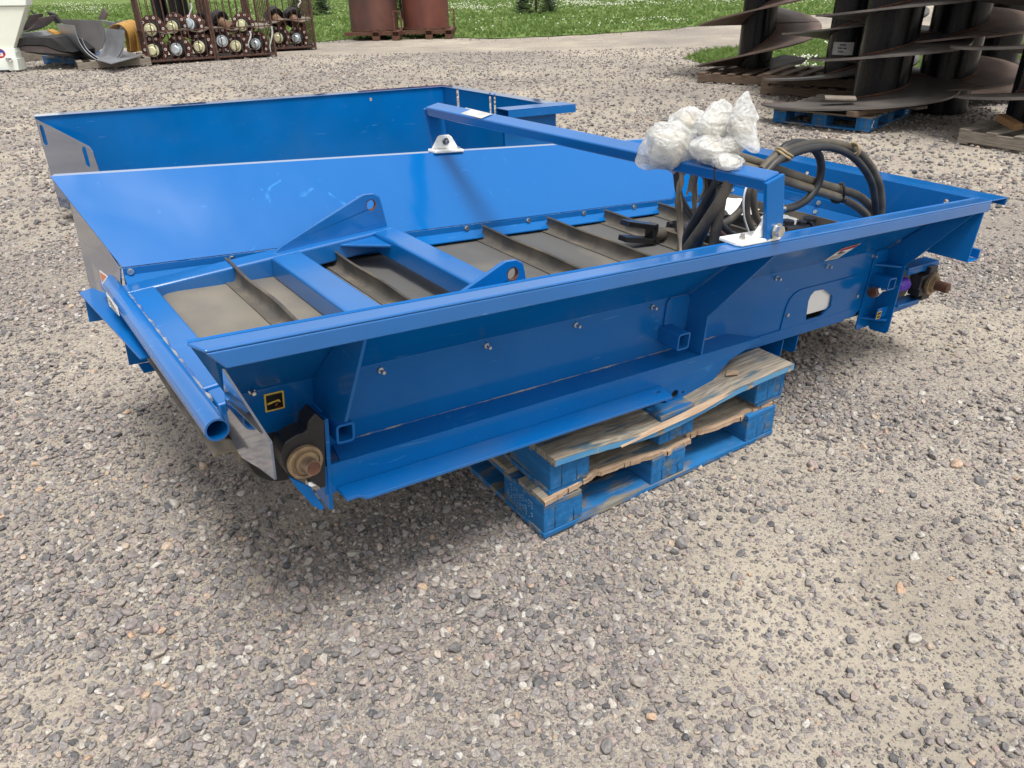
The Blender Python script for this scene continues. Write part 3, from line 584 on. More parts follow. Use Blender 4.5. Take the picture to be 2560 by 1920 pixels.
# hanging bundle under the crossbar
for pts, pl, r, m, lb in (
    ([(1826, 425), (1822, 455), (1800, 500), (1765, 555), (1715, 625)], 1.205, .0155, M_hose, 'thick dark hose slanting down from the crossbar, frontmost of the bundle'),
    ([(1800, 425), (1790, 460), (1762, 510), (1730, 565), (1702, 620)], 1.245, .0140, M_hosek, 'thin black hose slanting beside the thick dark hose under the crossbar'),
    ([(1808, 440), (1802, 500), (1792, 560), (1783, 625)], 1.235, .0165, M_hose, 'thick hose hanging almost straight down behind the slanting hoses'),
    ([(1786, 440), (1780, 500), (1765, 560), (1740, 620)], 1.265, .0150, M_hosek, 'black hose hanging in the middle of the bundle under the crossbar'),
    ([(1690, 405), (1692, 445), (1700, 490), (1725, 535), (1760, 580)], 1.275, .0110, M_hosek, 'black hose curving from under the largest bag towards the belt')):
    hose('hydraulic_hose', pxp(pts, (pl, 0, 0), UN), r, m, lb)
for pts, v, r, m, lb in (
    ([(1876, 440), (1872, 480), (1855, 520), (1825, 550), (1795, 566)], .42, .0150, M_hose, 'dark hose bending down to the belt in front of the crumpled paper'),
    ([(1884, 440), (1868, 490), (1868, 540), (1880, 582)], .40, .0145, M_hose, 'grey hose curving along the crossbar post, its side streaked white'),
    ([(1896, 445), (1884, 490), (1890, 540), (1912, 575)], .43, .0140, M_hoset, 'tan hose curving behind the crossbar post'),
    ([(1772, 530), (1790, 548), (1815, 575), (1850, 615)], .33, .0135, M_hosek, 'black hose crossing low in front of the crumpled paper'),
    ([(1778, 570), (1795, 580), (1822, 600), (1850, 622)], .30, .0120, M_hosered, 'reddish hose lying low beside the crossbar post')):
    hose('hydraulic_hose', pxp(pts, (0, v, 0), VN), r, m, lb)
mb = MB(); P = pxp([(1872, 452), (1860, 490), (1860, 540), (1872, 580)], (0, .385, 0), VN); mb.tube(smooth_path(P, 6), .004, 6); tag(mb.build('string', M_white, None), 'white string hanging along the grey hose by the crossbar post', 'string')
mb = MB(); P = smooth_path(pxp([(1704, 412), (1702, 450), (1698, 500), (1697, 560), (1699, 628)], (1.190, 0, 0), UN), 8); rows = []
for i, p in enumerate(P):
    wd = .0105 + .003 * math.sin(i * .8) + (.004 if i < 6 else 0)
    rows.append([p + w_((0, -wd + 2 * wd * k / 4, 0)) - w_((0, 0, 0)) + (w_((.006 * math.sin(k * 1.6 + i * .3) + .003 * noise.noise(p * 40), 0, 0)) - w_((0, 0, 0))) for k in range(5)])
mb.grid(rows, th=.004); tag(mb.build('torn_strap', M_strap, None, bevel=-1), 'torn brown and pale strap hanging straight down from the largest plastic bag', 'strap')
mb = MB()
for k in range(16):
    x0 = 1728 + 52 * R_.random(); y0 = 430 + 10 * R_.random(); L = R_.uniform(40, 120)
    P = pxp([(x0, y0), (x0 + R_.uniform(-8, 10), y0 + L * .5), (x0 + R_.uniform(-14, 10), y0 + L)], (1.25 + R_.uniform(-.01, .03), 0, 0), UN); mb.tube(smooth_path(P, 5), R_.uniform(.003, .007), 6)
tag(mb.build('ragged_cords', [M_strap], None, bevel=-1), 'dark ragged cords and tatters hanging in the bundle under the crossbar', 'cords', kind='stuff')
mb = MB(); P = pxp([(1834, 424), (1834, 470)], (1.18, 0, 0), UN)
c = w_((1.272, -.02, .550)) ; lw = (MM.to_3x3() @ lean); pw2 = MM.to_3x3() @ perp; vw = MM.to_3x3() @ VN
mb.tube([c + lw * (.152 + s * .030) + pw2 * (t * .042) for s, t in ((-1, -1), (1, -1), (1, 1), (-1, 1), (-1, -1))], .005, 8); tag(mb.build('cable_tie', M_blk, None), 'black strap buckled round the crossbar beside the bags', 'strap')

def film_blob(name, c, rad3, seed, sub=6, peak=0.0, tail=None, fine=1.0):
    rn = random.Random(seed * 31 + 5); bm = bmesh.new(); bmesh.ops.create_icosphere(bm, subdivisions=sub, radius=1.0); sd = V((seed * 3.7, seed * 1.3, seed * 7.1))
    cr = []
    for _ in range(15):
        d = V((rn.gauss(0, 1), rn.gauss(0, 1), rn.gauss(0, 1))).normalized(); e = V((rn.gauss(0, 1), rn.gauss(0, 1), rn.gauss(0, 1))).normalized(); cr.append((d, rn.uniform(-.75, .75), e, rn.uniform(-.5, .3), rn.uniform(.06, .15), rn.uniform(.03, .065)))
    for vt in bm.verts:
        p = vt.co.copy(); k = .84 + .20 * noise.noise(p * 1.1 + sd) + .07 * noise.noise(p * 2.6 + sd)
        for d, o, e, lim, wdt, amp in cr:
            q = abs(p.dot(d) - o + .12 * noise.noise(p * 1.6 + sd)); s = p.dot(e) - lim
            if s > 0 and q < wdt * 3: k += fine * amp * min(1, s * 2.2) * max(0, 1 - q / wdt) - fine * amp * .35 * math.exp(-((q - wdt * 1.3) / (wdt * .7)) ** 2) * min(1, s * 2.2)
        p2 = V((p.x * rad3[0], p.y * rad3[1], p.z * rad3[2])) * k
        if peak and p.z > .35: p2.z += peak * (p.z - .35) ** 2; p2.y *= 1 - .55 * (p.z - .35)
        if tail:
            t = p.dot(V(tail).normalized()) - .55
            if t > 0: p2 += V(tail) * t * t * 9
        vt.co = MM @ (c + p2)
    me = bpy.data.meshes.new(name); bm.to_mesh(me); bm.free()
    for p in me.polygons: p.use_smooth = True
    me.materials.append(M_plastic); o = bpy.data.objects.new(name, me); COL.objects.link(o); return o
def bag(label, x0, x1, y0, y1, u, du, seed, peak=0.0, tail=None, fill=.74):
    a = loc_on(x0, y1, (u, 0, 0), UN); b = loc_on(x1, y0, (u, 0, 0), UN); c = (a + b) / 2; rv, rw = abs(b.y - a.y) / 2, abs(b.z - a.z) / 2
    o = film_blob('plastic_bag', c, (du, rv, rw), seed, 6, peak, tail)
    if fill:
        bm = bmesh.new(); bmesh.ops.create_icosphere(bm, subdivisions=4, radius=1.0); sd = V((seed, 2 * seed, 0))
        for vt in bm.verts:
            p = vt.co; k = fill * (.86 + .25 * noise.noise(p * 1.6 + sd) + .08 * noise.noise(p * 4 + sd)); vt.co = MM @ (c + V((0, 0, -rw * .12)) + V((p.x * du, p.y * rv, p.z * rw)) * k)
        me = bpy.data.meshes.new('contents'); bm.to_mesh(me); bm.free(); me.materials.append(M_inbag)
        for p in me.polygons: p.use_smooth = True
        q = bpy.data.objects.new('contents', me); COL.objects.link(q); q.parent = o
    return tag(o, label, 'plastic bag', 'plastic bags on the crossbar')
bag('largest crumpled milky plastic bag, draped over the crossbar above the torn strap', 1614, 1752, 302, 420, 1.185, .10, 1, tail=(-.01, .01, -.012))
bag('wrinkled milky plastic bag stacked behind the largest bag', 1682, 1766, 268, 345, 1.255, .075, 2)
bag('tall rounded milky plastic bag at the top middle of the heap', 1752, 1840, 258, 360, 1.24, .08, 3, peak=.03)
bag('pale plastic bag with a pointed top and a loose tail', 1824, 1888, 262, 352, 1.25, .06, 4, peak=.10, tail=(0, -.028, -.022))
bag('twisted roll of milky plastic beside the largest bag', 1728, 1826, 336, 408, 1.19, .07, 5)
bag('flat grubby plastic bag lying lowest on the crossbar beside the hose ends', 1775, 1862, 386, 422, 1.20, .055, 6)
bag('loose piece of clear film around the bag necks above the hose ends', 1806, 1858, 330, 392, 1.235, .05, 7)

# ------------------------------------------------------------------ loose parts lying on the belt
YK = empty('drive_shaft', 'black steel drive shaft with an open fork end lying on the belt', 'drive shaft', matrix=MM)
pv = .70; Lp = lambda x, y: loc_on(x, y, (0, pv, 0), VN)
mb = MB()
for (xa, ya), (xb_, yb_) in (((1561, 557), (1632, 566)), ((1556, 596), (1632, 601))): mb.beam(Lp(xa, ya), Lp(xb_, yb_), .05, .022)
mb.beam(Lp(1630, 558), Lp(1628, 606), .05, .03); yk = mb.build('fork', M_blackgloss, YK, bevel=.003)
mb = MB(); mb.cyl(Lp(1632, 582), Lp(1690, 588), .028, 20); mb.build('shaft', M_hose, YK)
mb = MB(); mb.cyl(Lp(1684, 587), Lp(1698, 589), .060, 24); mb.cyl(Lp(1698, 589), Lp(1760, 598), .042, 20)
for k in range(6): mb.hexhead(Lp(1684, 587) + V((0, .048 * math.cos(k * 1.05), .048 * math.sin(k * 1.05))), (-1, 0, 0), .012, .016)
mb.build('hub', M_black, YK, bevel=.002)
def ram(label, xa, ya, xb_, yb_, w=.275, r=.026):
    r0 = empty('hydraulic_ram', label, 'hydraulic ram', 'hydraulic rams on the belt', matrix=MM); a, b = loc_on(xa, ya, (0, 0, w), WN), loc_on(xb_, yb_, (0, 0, w), WN)
    mb = MB(); mb.cyl(a, a + (b - a) * .45, r, 20); mb.cyl(a + (b - a) * .42, a + (b - a) * .47, r * 1.35, 20); mb.beam(a - (b - a) * .06, a + (b - a) * .02, .05, .05); mb.build('cylinder', M_blackgloss, r0, bevel=.002)
    mb = MB(); mb.cyl(a + (b - a) * .45, b, r * .38, 16); mb.build('rod', M_chrome, r0)
ram('black hydraulic ram beside the grey bag, its chrome rod nearest the rail', 1955, 578, 2105, 572, .29)
ram('black hydraulic ram with a bare chrome rod lying farther from the rail', 1975, 552, 2100, 562, .285, .022)
ram('black hydraulic ram with a white streaked rod behind the crossbar post', 1770, 600, 1905, 592, .285, .022)
for k, (x0, y0, x1, y1, lb) in enumerate(((1925, 590, 1990, 575, 'black cast valve block beside the rams next to the rail'), (1985, 580, 2040, 572, 'second black valve block lying against the chrome rods'))):
    c = (loc_on(x0, y0, (0, 0, .28), WN) + loc_on(x1, y1, (0, 0, .28), WN)) / 2
    mb = MB(); mb.box((c.x - .07, c.y - .05, .245), (c.x + .07, c.y + .05, .30)); mb.cyl((c.x - .04, c.y, .30), (c.x - .04, c.y, .325), .022, 16); mb.cyl((c.x + .03, c.y + .01, .30), (c.x + .03, c.y + .01, .33), .028, 16); mb.cyl((c.x + .07, c.y, .27), (c.x + .13, c.y + .01, .272), .024, 16)
    o = mb.build('valve_block', M_black, None, bevel=.006, matrix=MM); tag(o, lb, 'valve block', 'valve blocks on the belt')
def crumple(label, name, m, quad, seed, amp=.03, n=26):
    q = [loc_on(x, y, (0, 0, .27), WN) for x, y in quad]; mb = MB(); rows = []
    for i in range(n + 1):
        row = []
        for j in range(n + 1):
            s, t = i / n, j / n; p = (q[0] * (1 - s) + q[1] * s) * (1 - t) + (q[3] * (1 - s) + q[2] * s) * t
            k = V((p.x * 5 + seed, p.y * 5, seed)); p = p + V((.03 * noise.noise(k * 2), .03 * noise.noise(k * 2 + V((5, 5, 5))), .01 + amp * (1 - abs(noise.noise(k))) + amp * .5 * noise.noise(k * 3.1)))
            row.append(MM @ p)
        rows.append(row)
    mb.grid(rows, th=.002); return tag(mb.build(name, m, None, bevel=-1), label, name.split('_')[-1])
crumple('crumpled white paper sheet lying on the belt behind the hanging hoses', 'crumpled_paper', M_paper, [(1765, 565), (1795, 485), (1905, 505), (1880, 565)], 2.0, .05)
crumple('yellowed paper lying across the white sheet by the crossbar post', 'yellowed_paper', mat('yellowed_paper', (.68, .62, .46), .7, var=.1, scale=12), [(1850, 545), (1860, 515), (1930, 515), (1925, 540)], 5.0, .06, 16)
def lowbag(label, x0, x1, y0, y1, v, seed):
    a = loc_on(x0, y1, (0, v, 0), VN); b = loc_on(x1, y0, (0, v, 0), VN); c = (a + b) / 2
    tag(film_blob('plastic_bag', c, (abs(b.x - a.x) / 2, .09, abs(b.z - a.z) / 2), seed, 5), label, 'plastic bag')
lowbag('grey film bag lying low on the belt behind the crossbar post and white bracket', 1890, 1990, 528, 585, .55, 3.3)

# ------------------------------------------------------------------ pallets under the feeder
rr_ = random.Random(3)
def board(mb, p, L, Wd, T, mi=0): mb.box(p, (p[0] + L, p[1] + Wd, p[2] + T), mi)
def block_pallet(label, org, rz, group=None, mats=None, name='pallet', skip_top=(), front_bottom=True):
    r0 = empty(name, label, 'pallet', group, loc=org, rz=rz); m = mats or (M_pblue, M_pwood, M_pblock)
    A_, B_ = 1.016, 1.219
    mb = MB()
    for y in (0, .545, 1.089):
        if y or front_bottom: board(mb, (.0, y, .0), A_, .13, .018)
    for x in (.0, .891): mb.box((x, .131 if front_bottom else .006, .0), (x + .125, .544, .018)); mb.box((x, .676, .0), (x + .125, 1.088, .018))
    mb.build('bottom_boards', m[0], r0, bevel=.002)
    for x, wx in ((.0, .145), (.425, .15), (.871, .145)):
        for y, wy in ((.002, .22), (.53, .15), (1.0, .217)):
            mb = MB(); mb.box((x + .002, y, .018), (x + wx, y + wy, .107))
            if y < .01:
                for q in range(2):
                    cx = x + wx * (.35 + .4 * q) + rr_.uniform(-.02, .02); P = [V((cx + .012 * noise.noise(V((k, q, x * 9))), y - .0006, .022 + .011 * k)) for k in range(8 - 3 * q)]
                    mb.grid([P, [p_ + V((.0022 + .001 * math.sin(i_), 0, 0)) for i_, p_ in enumerate(P)]], 1, False)
            mb.build('block', [m[2], M_blk], r0, bevel=.004)
        mb = MB(); board(mb, (x, .001, .107), wx - .005, 1.217, .017); mb.build('stringer_board', m[0], r0, bevel=.002)
    for k, y in enumerate((.0, .19, .36, .53, .70, .87, 1.085)):
        if k in skip_top: continue
        mb = MB(); board(mb, (.0, y + .001, .1245), A_, .132 if k in (0, 6) else .10, .018); mb.build('deck_board', m[1], r0, bevel=.002)
    return r0
p0 = gp(1360, 1348); pa = (gp(1930, 1086) - p0); rz0 = math.atan2(pa.y, pa.x)
LP = block_pallet('battered blue wooden pallet on the gravel under the feeder, carrying another pallet', p0, rz0, 'pallets stacked under the feeder', skip_top=(0,))
rr_ = random.Random(3)
def jag(x0, x1, y, step=.02, amp=.018): 
    out = []; x = x0
    while x < x1: out.append((x, y + amp * 1.1 * noise.noise(V((x * 7, amp * 50, 2))) + rr_.uniform(-amp, amp) * (.9 if rr_.random() < .12 else .12))); x += rr_.uniform(.4, 1.4) * step
    return out + [(x1, y)]
def ragged(parent, x0, x1, yf, yb, z0, th, zf, m1, m2, amp):
    fr = jag(x0, x1, yf, .018, amp); n = len(fr); mb = MB(); rows_t = [[V((x, y, z0 + th + zf(x, y))) for x, y in fr], [V((x, yf + .05, z0 + th + zf(x, yf + .05) + .004 * rr_.random())) for x, y in fr], [V((x, yb, z0 + th + zf(x, yb))) for x, y in fr]]
    mb.grid([list(r) for r in rows_t], 0, False, th=th)
    for i in range(n - 1):
        a, b = rows_t[0][i], rows_t[0][i + 1]; d = V((0, -.007 - .006 * noise.noise(a * 30), -.002)); mb.add([a + d, b + d, b + V((0, .004, .002)), a + V((0, .004, .002)), a + d - V((0, 0, th)), b + d - V((0, 0, th))], [(0, 1, 2, 3), (4, 5, 1, 0)], 1)
    return mb.build('splintered_deck_board', [m1, m2], parent, bevel=-1)
ragged(LP, .0, .60, .012, .135, .1245, .016, lambda x, y: .012 * math.sin(x * 8) * max(0, .14 - y) / .14, M_pwood, M_splint, .014)
ragged(LP, .59, 1.0, .02, .135, .1245, .016, lambda x, y: -.010 * math.sin((x - .6) * 8) * max(0, .14 - y) / .14, M_pwood, M_splint, .012)
mb = MB()
for r in range(7):
    for k in range(9):
        if rr_.random() < .75: mb.box((.0 - .0008, .06 + k * .016, .033 + r * .010), (.0019, .06 + k * .016 + rr_.uniform(.004, .013), .033 + r * .010 + rr_.uniform(.002, .006)))
mb.build('faded_stencil', mat('faded_white_stencil', (.10, .22, .40), .7), LP, bevel=-1)
q0 = gp(1376, 1243, .143); q1 = gp(1967, 990, .143); qa = q1 - q0; rz1 = math.atan2(qa.y, qa.x)
q0.z = .1435
UP = block_pallet('upper blue pallet with a cracked sagging deck board, pressed under the feeder', q0, rz1, 'pallets stacked under the feeder', skip_top=(0,), front_bottom=False)
n = 40; rows = []
def sag(x, y): return -.042 * math.exp(-((x - .42) / .26) ** 2) * (1 - .45 * y / .15)
for y in (-.022, -.016, .05, .12, .135):
    rows.append([V((1.02 * i / n, y + (.004 * noise.noise(V((i * .7, y * 9, 3))) if y < 0 else 0), .144 + sag(1.02 * i / n, max(0, y)))) for i in range(n + 1)])
mb = MB(); mb.grid(rows, 0, False, th=.022); mb.build('cracked_deck_board', [M_pwood], UP, bevel=-1)
mb = MB(); mb.grid([[V((1.018 * i / n + .001, -.0235, .1425 + sag(1.02 * i / n, 0) - .019 * k)) for i in range(n + 1)] for k in (0, 1)], 0, False); mb.build('painted_board_edge', mat('pale_blue_board_edge', (.04, .22, .48), .7, col2=(.10, .26, .40), scale=8, stretch=(1, 6, 6)), UP, bevel=-1)
mb = MB(); mb.prism([V(p) for p in [(.24, -.03, .098), (.56, -.026, .119), (.72, -.024, .128), (.56, -.032, .112)]], (0, .012, .006)); mb.prism([V(p) for p in [(.10, .14, .148), (.16, .10, .150), (.26, .12, .149), (.17, .15, .150)]], (0, 0, .012)); mb.prism([V(p) for p in [(.76, .05, .146), (.80, .03, .148), (.815, .05, .147), (.79, .07, .147)]], (0, 0, .004))
mb.build('splinter', M_splint, UP, bevel=-1)

# ------------------------------------------------------------------ open-sided blue sheet box behind
BX = Matrix(((0.87575221, -0.48274417, -0.00401687, -0.46985302), (0.48249376, 0.8749606, 0.04054274, 6.72490005), (-0.01605717, -0.03744351, 0.99916973, 0.6559965), (0, 0, 0, 1)))
BI = BX.inverted()
def bl(x, y, p, n): return BI @ on_plane(x, y, BX @ V(p), (BX.to_3x3() @ V(n)).normalized())
HB = empty('hopper_extension', 'open blue sheet-steel box with slotted end plates on the gravel behind the feeder', 'hopper box', matrix=BX)
zb = -.60
mb = MB(); hol = [bl(927, 248, (0, 0, 0), VN), bl(190, 285, (0, 0, 0), VN)]
mb.prism([V((-3.0, 0, -.006)), V((-.05, 0, -.006)), V((-.05, 0, zb)), V((-3.0, 0, zb))], (0, .005, 0), holes=[[V((a, 0, b)) for a, b in circ(hol[0].x, min(hol[0].z, -.05), .012, 12)]])
mb.build('back_sheet', M_blue, HB); 
mb = MB(); mb.box((-3.0, -.012, -.0055), (.0, .13, .0)); mb.box((-3.0, .125, -.04), (.0, .1305, -.006)); mb.build('back_rim', M_bluegloss, HB, bevel=.002)
pd = V((.62, -.78, 0)).normalized(); pn = V((.78, .62, 0)).normalized(); pc = V((-3.0, -.0, 0))
pe = [bl(x, y, pc, pn) for x, y in ((87, 296), (222, 366), (232, 380), (243, 412))]
sl = [bl(x, y, pc, pn) for x, y in ((109, 338), (215, 392))]
mb = MB(); k0, k1, k2, k3 = pe; dwn = lambda p, z: V((p.x, p.y, z))
mb.prism([k0, k1, k2, k3, dwn(k3, zb), dwn(k0, zb)], pn * .005, holes=[[c + pd * a + V((0, 0, b)) for a, b in slot(0, 0, .035, .13)] for c in sl]); mb.build('sloped_end_plate', M_platemirror, HB, bevel=.001)
ss = [bl(x, y, (-.05, 0, 0), UN) for x, y in ((1144, 245), (1225, 258), (1236.5, 261))]
mb = MB(); mb.prism([V((-.05, .0, -.006)), V((-.05, -1.72, -.006)), V((-.05, -1.72, zb)), V((-.05, 0, zb))], (.005, 0, 0), holes=[[V((-.05, a, b)) for a, b in slot(p.y, p.z, .05 if i == 0 else .035, .15)] for i, p in enumerate(ss)]); mb.build('end_sheet', M_blue, HB)
mb = MB(); mb.box((-.06, -1.615, -.0055), (.04, -.013, .0)); mb.box((.036, -1.615, -.035), (.04, -.013, -.006)); mb.build('end_rim', M_bluegloss, HB, bevel=.002)
mb = MB(); mb.box((-.43, -1.725, zb), (-.05, -1.72, -.04)); mb.box((-.43, -1.78, -.0055), (.07, -1.616, .0)); mb.box((-.43, -1.78, -.05), (.07, -1.775, -.006)); mb.box((-.43, -1.62, -.06), (-.052, -1.615, -.006)); mb.build('front_return', M_blue, HB, bevel=.002)
mb = MB(); mb.box((-.43, -1.70, zb + .05), (-.25, -1.69, -.05)); mb.build('inner_stiffener', M_blue, HB)
# ------------------------------------------------------------------ helical augers
def auger(label, x, y, z0, tr, R, pitch, zs, th0, turns, top, R0=None, mf=None, starts=1, lean=(0, 0), lead=1.6, mt=None, off=.5):
    r0 = empty('auger', label, 'auger', 'upright steel augers', loc=(x, y, 0)); r0.rotation_euler = (lean[1], lean[0], 0)
    mb = MB(); mb.pipe((0, 0, z0), (0, 0, top), tr, tr - .015, 48)
    mb.build('tube', mt or M_steeltube, r0)
    for s in range(starts):
        mb = MB(); n = int(44 * turns); rows = []
        for i in range(n + 1):
            th = th0 + 2 * math.pi * turns * i / n; zz = zs + pitch * (th - th0) / (2 * math.pi) + pitch * off * s
            if zz > top - .05: break
            k = max(0, 1 - (th - th0) / lead) if s == 0 and R0 else 0; Ro = R + ((R0 or R) - R) * k * k * (3 - 2 * k)
            tip = min(1, .35 + (th - th0) / .35) if s == 0 else 1
            rows.append([V(((tr - .004 + (Ro * (1 if j else 1) - tr) * t * 1.0) * math.cos(th), (tr - .004 + (Ro - tr) * t) * math.sin(th), zz + .010 * math.sin(th * 3 + t) * t)) for j, t in enumerate((0, .25, .5, .75, .93 + .07 * tip))])
        mb.grid(rows, th=.020)
        for i in range(0, len(rows), 22):      # butt-weld seams
            a, b = rows[i][0], rows[i][-1]; mb.beam(a + V((0, 0, .0012)), b + V((0, 0, .0012)), .010, .004, mi=1)
        fl = mb.build('flight', [mf or M_flight, M_rust], r0, bevel=-1)
    mb = MB(); P = [V((tr * 1.012 * math.cos(a), tr * 1.012 * math.sin(a), zs + pitch * (a - th0) / (2 * math.pi) + .012)) for a in [(th0 + 2 * math.pi * turns * i / 60) for i in range(61)]]
    P = [p for p in P if p.z < top - .05]
    mb.tube(P, .012, 6); mb.build('weld_bead', M_rust, r0)
    return r0
PI = math.pi
A1 = auger('auger with wide steep double flights, on a brown pallet at the grass edge', 3.69, 12.2, .145, .246, .87, 1.1, .17, PI * .98, 2.2, 2.3, mf=M_flightr, starts=2)
A2 = auger('nearest dark auger with broad grey flights above the blue pallet', 4.07, 8.8, .15, .275, .78, .43, .165, PI * 1.02, 4.6, 2.2, R0=1.36, lead=2.6)
A2b = auger('dark auger with a paper notice taped to its tube', 4.27, 10.3, .16, .25, .82, .52, .22, PI * 1.0, 3.4, 2.2, R0=1.05)
A3 = auger('glossy dark auger standing straight on the gravel, its flight brown', 4.85, 8.96, .0, .278, .74, .50, .09, PI * .5, 3.6, 2.2, mf=M_flightr)
A4 = auger('thick dark auger with brown flights, its lowest flight nearly on the ground', 6.0, 10.17, 0.0, .294, .64, .60, .05, PI * 1.15, 3.6, 2.4, R0=1.25, mf=M_flightd)
A5 = auger('auger with thin pale-edged flights on the weathered split-board pallet', 5.02, 7.5, .15, .27, .88, .41, .39, PI * 1.0, 4, 2.1)
# far tubes behind the cages
for px_, rr2, lb in ((412, .22, 'dark upright auger tube behind the first wire cage, its flight mostly hidden'), (460, .26, 'thicker grey-black auger tube beside another behind the wire cages')):
    g = gp(px_, 80); auger(lb, g.x, g.y, .0, rr2, .62, .8, 1.15, PI * (1.0 if px_ < 430 else 1.6), 1.6, 2.4, mf=M_sheet)
# paper notice on the tube
mb = MB(); c = V((4.27, 10.3, 0)); rows = []; az0 = -118
zt = lambda y: on_plane(2090, y, (4.27, 10.05, 0), V((0, 1, 0))).z
zhi, zlo = zt(107), zt(139)
def tp(az, z, k=1.006): return c + V((.25 * k * math.cos(rad(az)), .25 * k * math.sin(rad(az)), z))
aL, aR = -158, -100
for i in range(9): rows.append([tp(aL + (aR - aL) * j / 10, zlo + (zhi - zlo) * i / 8) for j in range(11)])
mb.grid(rows, 0, th=-.001)
for (a0, a1, z0_, z1_) in ((.36, .66, .74, .84), (.28, .50, .48, .58), (.55, .70, .48, .58), (.30, .36, .22, .32), (.38, .58, .20, .30)):
    mb.grid([[tp(aL + (aR - aL) * (a0 + (a1 - a0) * j / 4), zlo + (zhi - zlo) * zz, 1.014) for j in range(5)] for zz in (z0_, z1_)], 1, th=-.0005)
mb.build('paper_notice', [M_papergrey, M_blk], A2b, bevel=-1, matrix=Matrix.Translation((-4.27, -10.3, 0)))

# ------------------------------------------------------------------ pallets about the yard
def slat_pallet(label, org, rz, L, W, mats, group='wooden pallets about the yard', h=.13, layers=1, nd=6):
    r0 = empty('pallet', label, 'pallet', group, loc=org, rz=rz)
    for ly in range(layers):
        z = ly * h
        for y in (0, W / 2 - .02, W - .045):
            mb = MB(); mb.box((.004, y + .002, z + .016), (L - .004, y + .043, z + h - .018)); mb.build('stringer', mats[1], r0, bevel=.002)
        for k in range(nd):
            x = (L - .1) * k / (nd - 1); mb = MB(); mb.box((x, 0, z + h - .0175 + rr_.uniform(0, .001)), (x + .1 - .004 * (k % 2), W, z + h - .001)); mb.build('deck_board', mats[0], r0, bevel=.002)
        for k in (0, 2, 4):
            x = (L - .1) * k / 4; mb = MB(); mb.box((x, 0, z), (x + .1, W, z + .0155)); mb.build('bottom_board', mats[0], r0, bevel=.002)
    return r0
def ang(a, b): d = b - a; return math.atan2(d.y, d.x)
GW = (M_pgrey, M_pgrey); BW_ = (M_pgreyd, M_pgreyd)
a, b = gp(1742, 206), gp(1905, 215); slat_pallet('brown wooden pallet under the auger with steep double flights', a, ang(a, b), 1.15, 1.2, BW_)
a, b = gp(1898, 236), gp(2107, 250); slat_pallet('doubled wooden pallet under the auger with the paper notice', a, ang(a, b), 1.15, 1.1, BW_, layers=2, h=.125)
a, b = gp(2390, 357), gp(2560, 384); slat_pallet('weathered pallet under the auger at the edge of the view, its boards split', a, ang(a, b), 1.3, 1.1, GW)
N_, L_ = gp(2165, 330), gp(1930, 304); bp_ = block_pallet('blue wooden pallet on the gravel under the nearest dark auger', L_, ang(L_, N_), 'wooden pallets about the yard', mats=(M_pblue, M_pgrey, M_pblock))
mb = MB()     # white painted marks on its end blocks
mb.prism([V((1.0165, .06 + .04 * a_, .063 + .04 * b_)) for a_, b_ in [(.9, .6), (1.0, .95), (.5, .8), (.2, .3), (.3, .0)]], (.0006, 0, 0)); mb.prism([V((1.0165, .06 + .04 * a_, .063 + .04 * b_)) for a_, b_ in [(-.1, .2), (.35, -.05), (.1, -.2), (.6, -.3), (.1, -.5), (.7, -.7), (.2, -.95), (-.3, -.6), (-.3, -.1)]], (.0006, 0, 0))
for r in range(3):
    for k in range(5 - r): mb.box((1.0165, 1.05 + .024 * k, .085 - .024 * r), (1.0171, 1.05 + .024 * k + .018, .085 - .024 * r + .012))
mb.build('painted_marks', M_white, bp_, bevel=-1)
a, b = gp(197, 176), gp(340, 166); slat_pallet('low grey pallet under the curved steel sheets', a, ang(a, b), 1.25, 1.25, GW, 'pallets under the scrap sheets', h=.14)
a, b = gp(112, 161), gp(150, 164); slat_pallet('blue pallet between the two grey pallets, under the dark sheets', gp(110, 160), ang(gp(110, 160), gp(205, 164)), 1.0, 1.1, (M_pblue, M_pblue), 'pallets under the scrap sheets', h=.15)
slat_pallet('pale grey pallet beside the white machine', gp(52, 156), ang(gp(52, 156), gp(120, 148)), .9, 1.0, GW, 'pallets under the scrap sheets', h=.19)
# timber on and under the augers
def timber(label, p, q, wd, ht, m): mb = MB(); mb.beam(p, q, wd, ht); return tag(mb.build('timber', m, None, bevel=.004), label, 'timber', 'loose timbers under the augers')
timber('reddish timber lying across the blue pallet under the nearest auger', gp(2125, 285, .18), gp(2265, 262, .18), .09, .05, M_pgreyd)
timber('orange-tan timber leaning on the pallet beneath the auger at the edge of the view', gp(2500, 292, .20), gp(2546, 318, .15), .09, .06, M_ptan)
timber('pale board lying on the doubled pallet at the notice auger', gp(2062, 244, .275), gp(2140, 246, .275), .2, .02, M_pgrey)
timber('grey board on the far corner of the blue pallet', gp(2255, 262, .165), gp(2305, 270, .165), .16, .03, M_pgrey)
# flat plates beside the double-flight auger
mb = MB(); a = gp(1932, 172, .1); mb.prism([gp(1925, 176, .14), gp(2005, 160, .20), gp(2018, 148, .26), gp(1960, 140, .28), gp(1925, 150, .24)], (0, 0, .02)); tag(mb.build('steel_plate', M_flight, None), 'grey steel plate lying on the grass behind the double-flight auger', 'steel plate')
mb = MB(); mb.box((0, 0, 0), (.62, .12, .10)); o = tag(mb.build('white_beam', M_white, None, bevel=.004), 'short white metal beam under the grey plate by the double-flight auger', 'beam'); o.location = gp(1938, 174); o.rotation_euler = (0, 0, .42)
mb = MB(); g = gp(2052, 176, .1); mb.tube([g + V((.19 * math.cos(t), .16 * math.sin(t), .0)) for t in [k * 2 * PI / 24 for k in range(25)]], .045, 10); tag(mb.build('ring_plate', M_steeltube, None), 'dark ring with a pale top lying in the grass beside the notice auger', 'steel ring')

